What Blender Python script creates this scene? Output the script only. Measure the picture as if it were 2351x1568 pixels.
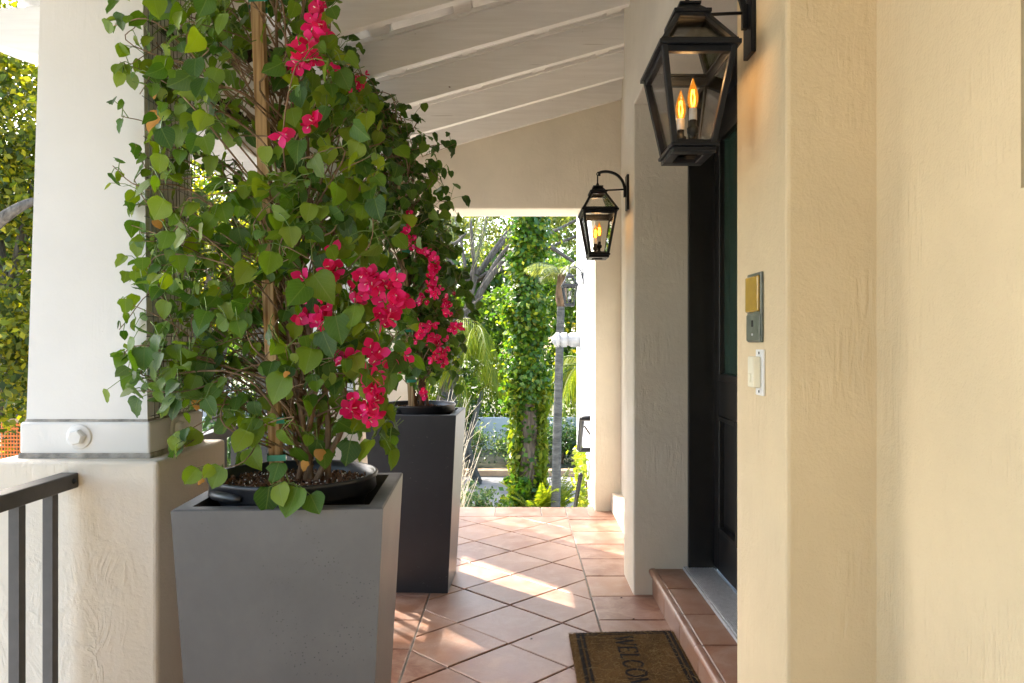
import bpy, bmesh, math, random
import numpy as np
from mathutils import Vector, Matrix, Euler

random.seed(7)
rng = np.random.default_rng(11)
for o in list(bpy.data.objects):
    bpy.data.objects.remove(o)
SC = bpy.context.scene
COL = SC.collection

# ------------------------------------------------------------------ camera, sky, sun, exposure
cam_d = bpy.data.cameras.new('camera')
cam_d.lens = 27.0
cam_d.sensor_width = 36.0
cam_d.shift_x = -0.0042
cam_d.clip_start = 0.02
cam_d.clip_end = 600
cam = bpy.data.objects.new('camera', cam_d)
COL.objects.link(cam)
cam.location = (0, 0, 1.2)
cam.rotation_euler = (math.radians(90), 0, 0)
SC.camera = cam

SUN_EL = math.radians(40)
TO_SUN = Vector((-0.679 * math.cos(SUN_EL), 0.734 * math.cos(SUN_EL), math.sin(SUN_EL))).normalized()
world = bpy.data.worlds.new('World')
SC.world = world
world.use_nodes = True
wn = world.node_tree
bg = wn.nodes['Background']
sky = wn.nodes.new('ShaderNodeTexSky')
sky.sky_type = 'NISHITA'
sky.sun_disc = False
sky.sun_elevation = SUN_EL
sky.sun_rotation = math.radians(317.2)
sky.air_density = 1.0
sky.dust_density = 3.0
wn.links.new(sky.outputs[0], bg.inputs[0])
bg.inputs[1].default_value = 0.15
sun_d = bpy.data.lights.new('sun', 'SUN')
sun_d.energy = 2.2
sun_d.angle = math.radians(0.55)
sun_d.color = (1.0, 0.945, 0.86)
sun = bpy.data.objects.new('sun', sun_d)
COL.objects.link(sun)
sun.rotation_euler = (-TO_SUN).to_track_quat('-Z', 'Y').to_euler()
sun.location = TO_SUN * 40

SC.view_settings.view_transform = 'Standard'
SC.view_settings.look = 'None'
SC.view_settings.exposure = 3.12
SC.view_settings.gamma = 1.0
SC.render.engine = 'CYCLES'
SC.cycles.max_bounces = 10
SC.cycles.diffuse_bounces = 8
SC.cycles.glossy_bounces = 4
SC.cycles.transmission_bounces = 8
SC.cycles.transparent_max_bounces = 16
SC.cycles.caustics_reflective = False
SC.cycles.caustics_refractive = False
SC.cycles.sample_clamp_indirect = 6.0
SC.cycles.use_denoising = True
try:
    SC.cycles.denoiser = 'OPENIMAGEDENOISE'
    SC.cycles.denoising_input_passes = 'RGB_ALBEDO_NORMAL'
    SC.cycles.denoising_prefilter = 'ACCURATE'
except Exception:
    pass

FPX, CX, CY = 1763.3, 1185.3, 783.7


def P(u, v, Y):
    """a point of the place seen at (u, v) in the 2351-px view of the photograph, Y metres ahead"""
    return Vector(((u - CX) * Y / FPX, Y, 1.2 - (v - CY) * Y / FPX))


# ------------------------------------------------------------------ materials
class NT:
    def __init__(self, name):
        self.m = bpy.data.materials.new(name)
        self.m.use_nodes = True
        self.t = self.m.node_tree
        self.b = self.t.nodes['Principled BSDF']
        self.out = self.t.nodes['Material Output']

    def n(self, typ, **kw):
        nd = self.t.nodes.new(typ)
        for k, v in kw.items():
            if k in nd.inputs:
                nd.inputs[k].default_value = v
            else:
                setattr(nd, k, v)
        return nd

    def l(self, a, b):
        self.t.links.new(a, b)

    def coord(self, kind='Object', scale=(1, 1, 1), rnd=False):
        tc = self.n('ShaderNodeTexCoord')
        mp = self.n('ShaderNodeMapping')
        mp.inputs['Scale'].default_value = scale
        self.l(tc.outputs[kind], mp.inputs['Vector'])
        if rnd:
            oi = self.n('ShaderNodeObjectInfo')
            cb = self.n('ShaderNodeMath', operation='MULTIPLY')
            cb.inputs[1].default_value = 37.0
            self.l(oi.outputs['Random'], cb.inputs[0])
            cx = self.n('ShaderNodeCombineXYZ')
            self.l(cb.outputs[0], cx.inputs[0])
            self.l(cb.outputs[0], cx.inputs[2])
            self.l(cx.outputs[0], mp.inputs['Location'])
        return mp.outputs[0]

    def noise(self, vec, scale, detail=4, rough=0.55, dist=0.0):
        nd = self.n('ShaderNodeTexNoise')
        nd.inputs['Scale'].default_value = scale
        nd.inputs['Detail'].default_value = detail
        nd.inputs['Roughness'].default_value = rough
        nd.inputs['Distortion'].default_value = dist
        self.l(vec, nd.inputs['Vector'])
        return nd.outputs['Fac']

    def ramp(self, fac, stops, interp='LINEAR'):
        r = self.n('ShaderNodeValToRGB')
        r.color_ramp.interpolation = interp
        e = r.color_ramp.elements
        while len(e) < len(stops):
            e.new(0.5)
        for i, (p, c) in enumerate(stops):
            e[i].position = p
            e[i].color = (c[0], c[1], c[2], 1) if not isinstance(c, (int, float)) else (c, c, c, 1)
        self.l(fac, r.inputs[0])
        return r.outputs[0]

    def mix(self, fac, a, b, mode='MIX'):
        nd = self.n('ShaderNodeMix', data_type='RGBA', blend_type=mode)
        for s, i in ((fac, 0), (a, 6), (b, 7)):
            if hasattr(s, 'is_linked') or hasattr(s, 'node'):
                self.l(s, nd.inputs[i])
            elif i == 0:
                nd.inputs[0].default_value = s
            else:
                nd.inputs[i].default_value = (s[0], s[1], s[2], 1)
        return nd.outputs[2]

    def math(self, op, a, b=None):
        nd = self.n('ShaderNodeMath', operation=op)
        for i, s in enumerate((a, b)):
            if s is None:
                continue
            if hasattr(s, 'node'):
                self.l(s, nd.inputs[i])
            else:
                nd.inputs[i].default_value = s
        return nd.outputs[0]

    def bump(self, h, strength=0.3, dist=0.01):
        b = self.n('ShaderNodeBump')
        b.inputs['Strength'].default_value = strength
        b.inputs['Distance'].default_value = dist
        self.l(h, b.inputs['Height'])
        self.l(b.outputs[0], self.b.inputs['Normal'])
        return b

    def base(self, c):
        if hasattr(c, 'node'):
            self.l(c, self.b.inputs['Base Color'])
        else:
            self.b.inputs['Base Color'].default_value = (c[0], c[1], c[2], 1)

    def set(self, rough=0.5, metal=0.0, spec=0.5):
        self.b.inputs['Roughness'].default_value = rough
        self.b.inputs['Metallic'].default_value = metal
        self.b.inputs['Specular IOR Level'].default_value = spec


M = {}


def stucco(name, col, strength=0.5, streak=(1, 1, 0.45), rough=0.75, dirt=0.25, scale=9.0, fleck=True, ridge_amt=0.3, thr=0.5):
    t = NT(name)
    v = t.coord('Object', streak)
    v1 = t.coord('Object')
    big = t.noise(v, scale, 3, 0.5, 1.6)
    ridge = t.ramp(big, [(0.42, 0.0), (0.5, 1.0), (0.56, 0.15)])
    fine = t.noise(v1, 150, 3, 0.65)
    lump = t.noise(v1, 28, 3, 0.55, 0.4)
    scr = t.noise(t.coord('Object', (1, 1, 0.13)), 46, 4, 0.6, 0.6)
    smask = t.ramp(t.noise(v1, 4.3, 3, 0.55), [(0.48, 0.0), (0.62, 1.0)])
    lump = t.math('ADD', t.math('MULTIPLY', lump, 0.75), t.math('MULTIPLY', t.math('MULTIPLY', t.ramp(scr, [(0.36, 0.0), (0.6, 1.0)]), smask), 0.42))
    h = t.math('ADD', t.math('MULTIPLY', t.math('MULTIPLY', ridge, t.ramp(t.noise(v1, 3.1, 2, 0.5), [(thr, 0.0), (thr + 0.12, 1.0)])), ridge_amt), t.math('ADD', t.math('MULTIPLY', fine, 0.25), t.math('MULTIPLY', lump, 0.7)))
    t.bump(h, strength, 0.006)
    tone = t.noise(v1, 2.2, 4, 0.6)
    dk = tuple(c * (1 - dirt * 0.55) for c in col)
    c1 = t.mix(t.ramp(tone, [(0.3, 0.0), (0.72, 1.0)]), dk, col)
    if fleck:
        fl = t.noise(v1, 70, 2, 0.5)
        c1 = t.mix(t.ramp(fl, [(0.80, 0.0), (0.82, 0.8)]), c1, (0.2, 0.16, 0.12))
    t.base(c1)
    t.set(rough, 0, 0.25)
    return t.m


def simple(name, col, rough=0.5, metal=0.0, spec=0.5, var=0.15, scale=14.0, bump=0.0, bscale=60, rnd=False):
    t = NT(name)
    v = t.coord('Object', rnd=rnd)
    f = t.noise(v, scale, 4, 0.6)
    t.base(t.mix(t.ramp(f, [(0.3, 0.0), (0.7, 1.0)]), tuple(c * (1 - var) for c in col), tuple(min(1, c * (1 + var)) for c in col)))
    t.set(rough, metal, spec)
    if bump:
        t.bump(t.noise(v, bscale, 3, 0.6), bump, 0.004)
    return t.m


CREAM_WARM_LIT = (0.70, 0.572, 0.37)  # yellowed: warm light on the near wall and pier is put into this colour
PALE = (0.745, 0.70, 0.60)  # far wall, far pier, header and gable, without that warm light
M['wall'] = stucco('warm lit cream stucco', CREAM_WARM_LIT, 0.85, streak=(1, 1, 0.35), scale=12, ridge_amt=0.07, thr=0.5)
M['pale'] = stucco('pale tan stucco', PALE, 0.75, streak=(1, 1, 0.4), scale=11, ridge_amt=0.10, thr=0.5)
M['reveal'] = M['wall']
M['column'] = stucco('white painted column', (0.74, 0.72, 0.69), 0.16, scale=3.0, dirt=0.2)
M['pedestal'] = stucco('pale cream stucco', (0.72, 0.645, 0.535), 0.7, streak=(1, 1, 0.55), scale=10, ridge_amt=0.32, thr=0.46)
M['farwall'] = stucco('white house stucco', (0.56, 0.57, 0.58), 0.3, fleck=False)
M['rafter'] = None


def wood_white():
    t = NT('white painted timber')
    v = t.coord('Object', (0.6, 9, 9))
    g = t.noise(v, 6, 4, 0.6, 0.3)
    v1 = t.coord('Object')
    spots = t.noise(v1, 31, 2, 0.5)
    c = t.mix(t.ramp(g, [(0.3, 0.0), (0.7, 1.0)]), (0.79, 0.785, 0.775), (0.875, 0.875, 0.87))
    c = t.mix(t.ramp(spots, [(0.76, 0.0), (0.79, 1.0)]), c, (0.3, 0.26, 0.22))
    crack = t.noise(t.coord('Object', (0.35, 30, 14)), 5, 2, 0.5)
    c = t.mix(t.ramp(crack, [(0.735, 0.0), (0.745, 0.6)]), c, (0.35, 0.32, 0.3))
    t.base(c)
    t.bump(g, 0.12, 0.004)
    t.set(0.55, 0, 0.3)
    return t.m


M['rafter'] = wood_white()
M['deck'] = simple('grey white roof boards', (0.62, 0.61, 0.6), 0.7, var=0.12, scale=5)


def tile_mat():
    t = NT('terracotta tile')
    v = t.coord('Object', rnd=False)
    oi = t.n('ShaderNodeObjectInfo')
    tone = t.ramp(oi.outputs['Random'], [(0.0, (0.165, 0.065, 0.034)), (0.25, (0.28, 0.13, 0.072)), (0.5, (0.25, 0.135, 0.09)), (0.75, (0.31, 0.155, 0.085)), (1.0, (0.20, 0.09, 0.05))])
    big = t.noise(t.coord('Object', rnd=True), 9, 6, 0.68, 0.5)
    c = t.mix(t.math('MULTIPLY', t.ramp(big, [(0.40, 0.0), (0.64, 1.0)]), 0.8), tone, (0.38, 0.255, 0.19))
    dk = t.noise(v, 5.0, 3, 0.5, 0.3)
    c = t.mix(t.math('MULTIPLY', t.ramp(dk, [(0.5, 0.0), (0.75, 1.0)]), 0.5), c, (0.25, 0.095, 0.055))
    fine = t.noise(v, 170, 3, 0.7)
    c = t.mix(t.math('MULTIPLY', t.ramp(fine, [(0.35, 1.0), (0.5, 0.0)]), 0.35), c, (0.2, 0.1, 0.075))
    sc = t.noise(t.coord('Object', (3, 1, 1)), 60, 3, 0.6)
    c = t.mix(t.ramp(sc, [(0.70, 0.0), (0.78, 0.5)]), c, (0.62, 0.5, 0.43))
    t.base(c)
    rr = t.ramp(big, [(0.3, 0.34), (0.7, 0.5)])
    t.l(rr, t.b.inputs['Roughness'])
    t.b.inputs['Specular IOR Level'].default_value = 0.5
    t.bump(t.math('ADD', t.math('MULTIPLY', fine, 0.35), t.math('MULTIPLY', big, 0.6)), 0.18, 0.004)
    return t.m


M['tile'] = tile_mat()
M['grout'] = simple('grey grout', (0.25, 0.235, 0.21), 0.9, var=0.2, scale=40, bump=0.4, bscale=200)


def concrete(name, a, b, rough, pits=True, scr=False):
    t = NT(name)
    v = t.coord('Object')
    n1 = t.noise(t.coord('Object', (1, 1, 0.7)), 2.6, 6, 0.62, 0.2)
    n2 = t.noise(v, 30, 4, 0.6)
    c = t.mix(t.ramp(n1, [(0.28, 0.0), (0.72, 1.0)]), a, b)
    c = t.mix(t.math('MULTIPLY', n2, 0.25), c, tuple(x * 0.6 for x in a))
    h = t.math('MULTIPLY', n2, 0.3)
    if pits:
        vo = t.n('ShaderNodeTexVoronoi')
        vo.inputs['Scale'].default_value = 110
        t.l(v, vo.inputs['Vector'])
        gate = t.ramp(t.noise(v, 6, 3, 0.6), [(0.51, 0.0), (0.62, 1.0)])
        pit = t.math('MULTIPLY', t.ramp(vo.outputs['Distance'], [(0.12, 1.0), (0.2, 0.0)]), gate)
        c = t.mix(t.math('MULTIPLY', pit, 0.8), c, tuple(x * 0.25 for x in a))
        h = t.math('SUBTRACT', h, pit)
    if scr:
        s = t.noise(t.coord('Object', (2.2, 2.2, 6)), 17, 4, 0.75, 0.5)
        gate = t.ramp(t.noise(v, 6, 2, 0.5), [(0.5, 0.0), (0.62, 1.0)])
        sc = t.math('MULTIPLY', t.ramp(s, [(0.66, 0.0), (0.70, 1.0)]), gate)
        c = t.mix(t.math('MULTIPLY', sc, 0.4), c, (0.35, 0.35, 0.34))
    t.base(c)
    t.bump(h, 0.25, 0.004)
    t.set(rough, 0, 0.5)
    return t.m


M['concrete'] = concrete('grey cast concrete', (0.098, 0.100, 0.104), (0.168, 0.170, 0.172), 0.42)
M['charcoal'] = concrete('charcoal concrete', (0.019, 0.023, 0.031), (0.030, 0.034, 0.043), 0.36, pits=False, scr=True)
M['rim_dark'] = simple('dark planter rim', (0.075, 0.077, 0.082), 0.55, var=0.25, scale=20, bump=0.1)
M['pot'] = simple('black plastic pot', (0.014, 0.015, 0.019), 0.36, var=0.4, scale=16, bump=0.08, bscale=25)
M['soil'] = simple('dark potting soil', (0.04, 0.022, 0.013), 0.95, var=0.5, scale=90, bump=0.9, bscale=120)
M['chip'] = simple('bark chip', (0.13, 0.06, 0.028), 0.8, var=0.5, scale=60, rnd=True)
M['perlite'] = simple('perlite grain', (0.7, 0.66, 0.6), 0.8)
M['iron'] = simple('dark bronze painted metal', (0.042, 0.038, 0.036), 0.42, var=0.2, scale=30, bump=0.05)
M['black'] = simple('black painted metal', (0.005, 0.0065, 0.010), 0.42, spec=0.3, var=0.3, scale=40, bump=0.05)
M['bluegrey'] = simple('dark blue grey metal', (0.016, 0.021, 0.027), 0.45)
M['door'] = simple('black door paint', (0.0095, 0.009, 0.009), 0.35, var=0.25, scale=20, bump=0.03)
M['alu'] = simple('brushed aluminium', (0.62, 0.62, 0.63), 0.5, metal=0.5, var=0.15, scale=60)
M['grime'] = simple('grey grimy caulk', (0.30, 0.275, 0.24), 0.9, var=0.5, scale=25, bump=0.5, bscale=50)
M['white_plastic'] = simple('white plastic', (0.78, 0.79, 0.79), 0.4, var=0.04)
M['ivory'] = simple('aged ivory plastic', (0.78, 0.74, 0.58), 0.42, var=0.06)
M['brass_panel'] = simple('mustard yellow plastic', (0.37, 0.215, 0.012), 0.22, var=0.15, scale=30)
M['verdigris'] = simple('grey green painted plate', (0.095, 0.115, 0.095), 0.4, var=0.3, scale=40)
M['tape'] = simple('green plastic tie', (0.01, 0.22, 0.13), 0.35)
M['wire'] = simple('galvanised wire', (0.10, 0.10, 0.10), 0.5, metal=0.5)
M['darkhole'] = simple('dark recess', (0.004, 0.004, 0.004), 0.8)
M['lawn'] = simple('mulch and grass', (0.10, 0.095, 0.05), 0.95, var=0.5, scale=1.5, bump=0.5)
M['drive'] = simple('grey driveway', (0.21, 0.20, 0.185), 0.85, var=0.2, scale=2.5, bump=0.3, bscale=20)
M['bounce_path'] = simple('pale bounce paving', (0.48, 0.465, 0.44), 0.85, var=0.12, scale=2.0, bump=0.2)  # unseen paving, made pale to bounce light up to the porch ceiling
M['street'] = simple('pale asphalt street', (0.16, 0.16, 0.165), 0.85, var=0.15, scale=1.5)
M['kerb'] = simple('tan bed edging', (0.45, 0.28, 0.16), 0.85, var=0.2, scale=6)
M['gwall'] = stucco('white garden wall paint', (0.62, 0.66, 0.68), 0.3, fleck=False)
M['orange'] = simple('orange safety net', (0.75, 0.17, 0.02), 0.6)
M['carwhite'] = simple('white car paint', (0.75, 0.76, 0.78), 0.25, var=0.02)
M['carblue'] = simple('pale blue car paint', (0.42, 0.5, 0.58), 0.25, var=0.02)
M['carglass'] = simple('dark car glass', (0.015, 0.02, 0.025), 0.06, var=0.02)
M['tyre'] = simple('tyre rubber', (0.02, 0.02, 0.02), 0.8)
M['redlamp'] = simple('red lens', (0.45, 0.02, 0.02), 0.2)


def leaf_mat(name, stops, trans=0.35, rough=0.42, veins=True, spec=0.45):
    t = NT(name)
    oi = t.n('ShaderNodeObjectInfo')
    ge = t.n('ShaderNodeNewGeometry')
    r = t.math('FRACT', t.math('ADD', oi.outputs['Random'], ge.outputs['Random Per Island']))
    c = t.ramp(r, stops)
    v = t.coord('Object')
    if veins:
        uv = t.n('ShaderNodeTexCoord')
        sx = t.n('ShaderNodeSeparateXYZ')
        t.l(uv.outputs['UV'], sx.inputs[0])
        au = t.math('ABSOLUTE', t.math('SUBTRACT', sx.outputs[0], 0.5))
        mid = t.ramp(au, [(0.008, 1.0), (0.03, 0.0)])
        ph = t.math('SUBTRACT', t.math('MULTIPLY', sx.outputs[1], 6.0), t.math('MULTIPLY', au, 7.0))
        side = t.ramp(t.math('ABSOLUTE', t.math('SUBTRACT', t.math('FRACT', ph), 0.5)), [(0.02, 0.6), (0.07, 0.0)])
        vein = t.math('MAXIMUM', mid, side)
        c = t.mix(t.math('MULTIPLY', vein, 0.33), c, (0.20, 0.28, 0.07))
        hb = t.math('ADD', t.math('MULTIPLY', vein, -0.6), t.noise(v, 60, 2, 0.5))
        bp = t.bump(hb, 0.35, 0.002)
        edge = t.noise(v, 35, 3, 0.6)
        br = t.math('MULTIPLY', t.ramp(edge, [(0.69, 0.0), (0.72, 1.0)]), t.ramp(r, [(0.66, 0.0), (0.7, 1.0)]))
        c = t.mix(br, c, (0.42, 0.21, 0.04))
    t.base(c)
    t.set(rough, 0, spec)
    tr = t.n('ShaderNodeBsdfTranslucent')
    tc = t.mix(1.0, c, (1.55, 1.5, 0.55), 'MULTIPLY')
    t.l(tc, tr.inputs[0])
    ms = t.n('ShaderNodeMixShader')
    ms.inputs[0].default_value = trans
    t.l(t.b.outputs[0], ms.inputs[1])
    t.l(tr.outputs[0], ms.inputs[2])
    t.l(ms.outputs[0], t.out.inputs[0])
    return t.m


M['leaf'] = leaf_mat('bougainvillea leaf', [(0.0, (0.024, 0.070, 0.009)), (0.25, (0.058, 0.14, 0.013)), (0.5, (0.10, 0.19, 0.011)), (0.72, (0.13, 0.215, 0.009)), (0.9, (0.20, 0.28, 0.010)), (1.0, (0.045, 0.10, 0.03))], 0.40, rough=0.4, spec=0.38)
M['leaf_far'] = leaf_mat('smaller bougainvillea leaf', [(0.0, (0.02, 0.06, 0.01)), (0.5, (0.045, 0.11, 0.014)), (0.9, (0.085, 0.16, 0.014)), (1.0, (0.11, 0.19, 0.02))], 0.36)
M['dryleaf'] = leaf_mat('dry orange leaf', [(0.0, (0.55, 0.25, 0.04)), (1.0, (0.42, 0.22, 0.06))], 0.3, 0.7, veins=False)
M['bract'] = leaf_mat('magenta bract', [(0.0, (0.50, 0.005, 0.085)), (0.4, (0.66, 0.009, 0.15)), (0.8, (0.76, 0.025, 0.24)), (1.0, (0.62, 0.045, 0.22))], 0.34, 0.55, veins=False, spec=0.3)
YG = [(0.0, (0.022, 0.042, 0.004)), (0.4, (0.08, 0.11, 0.005)), (0.75, (0.19, 0.19, 0.007)), (1.0, (0.34, 0.28, 0.010))]
M['f_yellow'] = leaf_mat('sunny yellow green foliage', YG, 0.5, 0.5, veins=False)
M['f_green'] = leaf_mat('green foliage', [(0.0, (0.035, 0.085, 0.012)), (0.6, (0.075, 0.15, 0.018)), (1.0, (0.14, 0.2, 0.02))], 0.45, 0.45, veins=False)
M['f_dark'] = leaf_mat('dark hedge foliage', [(0.0, (0.022, 0.06, 0.02)), (0.6, (0.04, 0.095, 0.025)), (1.0, (0.08, 0.13, 0.03))], 0.35, 0.4, veins=False)
M['f_olive'] = leaf_mat('grey green foliage', [(0.0, (0.09, 0.125, 0.04)), (0.6, (0.17, 0.205, 0.055)), (1.0, (0.28, 0.29, 0.06))], 0.42, 0.4, veins=False)
M['f_var'] = leaf_mat('variegated shrub foliage', [(0.0, (0.04, 0.1, 0.04)), (0.6, (0.10, 0.17, 0.07)), (1.0, (0.3, 0.34, 0.18))], 0.35, 0.4, veins=False)
M['ivy'] = leaf_mat('glossy ivy leaf', [(0.0, (0.03, 0.095, 0.012)), (0.5, (0.08, 0.175, 0.015)), (0.82, (0.17, 0.25, 0.016)), (1.0, (0.34, 0.34, 0.025))], 0.46, 0.32, veins=False)
M['f_palm'] = leaf_mat('palm leaflet', [(0.0, (0.10, 0.16, 0.012)), (0.6, (0.18, 0.235, 0.015)), (1.0, (0.28, 0.285, 0.02))], 0.45, 0.4, veins=False)


def bark(name, a, b, scale=9.0, st=0.8, streak=(2.5, 2.5, 0.5)):
    t = NT(name)
    v = t.coord('Object', streak)
    n = t.noise(v, scale, 5, 0.65, 0.5)
    t.base(t.mix(t.ramp(n, [(0.32, 0.0), (0.66, 1.0)]), a, b))
    t.bump(n, st, 0.02)
    t.set(0.9, 0, 0.2)
    return t.m


M['bark'] = bark('grey brown bark', (0.055, 0.042, 0.03), (0.18, 0.15, 0.115))
M['palmbark'] = bark('smooth grey palm bark', (0.05, 0.052, 0.05), (0.13, 0.13, 0.118), 7, 0.4, (1, 1, 3.5))
M['sheath'] = bark('brown palm fibre', (0.06, 0.04, 0.025), (0.2, 0.13, 0.08))
M['twig'] = bark('vine stem', (0.13, 0.085, 0.05), (0.30, 0.20, 0.125), 30, 0.3)
M['oldvine'] = bark('dark old vine', (0.016, 0.011, 0.008), (0.055, 0.036, 0.024), 40, 1.0, (1, 1, 1))
M['petiole'] = simple('green petiole', (0.12, 0.2, 0.03), 0.5)
M['drystem'] = bark('bleached dry stem', (0.42, 0.36, 0.26), (0.66, 0.60, 0.48), 14, 0.3)


def stake_mat():
    t = NT('raw pine stake')
    v = t.coord('Object', (60, 60, 2.2))
    n = t.noise(v, 2.2, 4, 0.5, 0.25)
    t.base(t.mix(t.ramp(n, [(0.35, 0.0), (0.6, 1.0)]), (0.30, 0.17, 0.075), (0.56, 0.385, 0.205)))
    t.bump(n, 0.2, 0.002)
    t.set(0.7, 0, 0.3)
    return t.m


M['stake'] = stake_mat()


def coir(name, a, b):
    t = NT(name)
    v = t.coord('Object', (1, 1, 1))
    n = t.noise(v, 160, 3, 0.7)
    n2 = t.noise(v, 12, 3, 0.6)
    ge = t.n('ShaderNodeNewGeometry')
    c = t.mix(t.ramp(n, [(0.3, 0.0), (0.7, 1.0)]), a, b)
    c = t.mix(t.math('MULTIPLY', ge.outputs['Random Per Island'], 0.5), c, b)
    c = t.mix(t.math('MULTIPLY', t.ramp(n2, [(0.4, 0.0), (0.65, 1.0)]), 0.35), c, a)
    t.base(c)
    t.bump(n, 0.8, 0.004)
    t.set(0.9, 0, 0.15)
    return t.m


M['coir'] = coir('brown coir', (0.06, 0.032, 0.010), (0.23, 0.125, 0.038))
M['coir_light'] = coir('loose pale coir', (0.24, 0.16, 0.065), (0.42, 0.29, 0.13))
M['coir_black'] = coir('black dyed coir', (0.006, 0.005, 0.005), (0.02, 0.016, 0.012))


def glass_mat(name, tint=(1, 1, 1), refl=0.35, rough=0.02):
    t = NT(name)
    t.t.nodes.remove(t.b)
    tr = t.n('ShaderNodeBsdfTransparent')
    tr.inputs[0].default_value = (*tint, 1)
    gl = t.n('ShaderNodeBsdfGlossy')
    gl.inputs['Roughness'].default_value = rough
    lw = t.n('ShaderNodeLayerWeight')
    lw.inputs[0].default_value = refl
    mx = t.n('ShaderNodeMixShader')
    t.l(t.math('MULTIPLY', lw.outputs['Fresnel'], 0.9), mx.inputs[0])
    t.l(tr.outputs[0], mx.inputs[1])
    t.l(gl.outputs[0], mx.inputs[2])
    t.l(mx.outputs[0], t.out.inputs[0])
    return t.m


M['pane'] = glass_mat('thin lantern glass', (0.97, 0.97, 0.965), 0.18)


def bulb_mat():
    t = NT('amber bulb glass')
    t.t.nodes.remove(t.b)
    tr = t.n('ShaderNodeBsdfTransparent')
    tr.inputs[0].default_value = (0.98, 0.60, 0.16, 1)
    em = t.n('ShaderNodeEmission')
    em.inputs[0].default_value = (1.0, 0.36, 0.03, 1)
    em.inputs[1].default_value = 0.16
    gl = t.n('ShaderNodeBsdfGlossy')
    gl.inputs['Roughness'].default_value = 0.03
    lw = t.n('ShaderNodeLayerWeight')
    lw.inputs[0].default_value = 0.35
    m1 = t.n('ShaderNodeMixShader')
    m1.inputs[0].default_value = 0.45
    t.l(tr.outputs[0], m1.inputs[1])
    t.l(em.outputs[0], m1.inputs[2])
    m2 = t.n('ShaderNodeMixShader')
    t.l(t.math('MULTIPLY', lw.outputs['Fresnel'], 0.5), m2.inputs[0])
    t.l(m1.outputs[0], m2.inputs[1])
    t.l(gl.outputs[0], m2.inputs[2])
    t.l(m2.outputs[0], t.out.inputs[0])
    return t.m


def emit_mat(name, col, s):
    t = NT(name)
    t.b.inputs['Emission Color'].default_value = (*col, 1)
    t.b.inputs['Emission Strength'].default_value = s
    t.base(col)
    return t.m


M['bulb'] = bulb_mat()
M['bulb_off'] = glass_mat('clear bulb glass', (0.97, 0.97, 0.96), 0.4)
M['filament'] = emit_mat('glowing filament', (1.0, 0.58, 0.12), 5)
M['filament_off'] = simple('thin filament', (0.3, 0.25, 0.2), 0.5)


def dglass():
    t = NT('dark green door glass')
    v = t.coord('Object', (1, 1, 1))
    n = t.noise(v, 60, 3, 0.6)
    t.base(t.mix(n, (0.012, 0.034, 0.026), (0.04, 0.085, 0.065)))
    t.bump(n, 0.12, 0.004)
    t.set(0.1, 0, 0.6)
    return t.m


M['doorglass'] = dglass()


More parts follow.
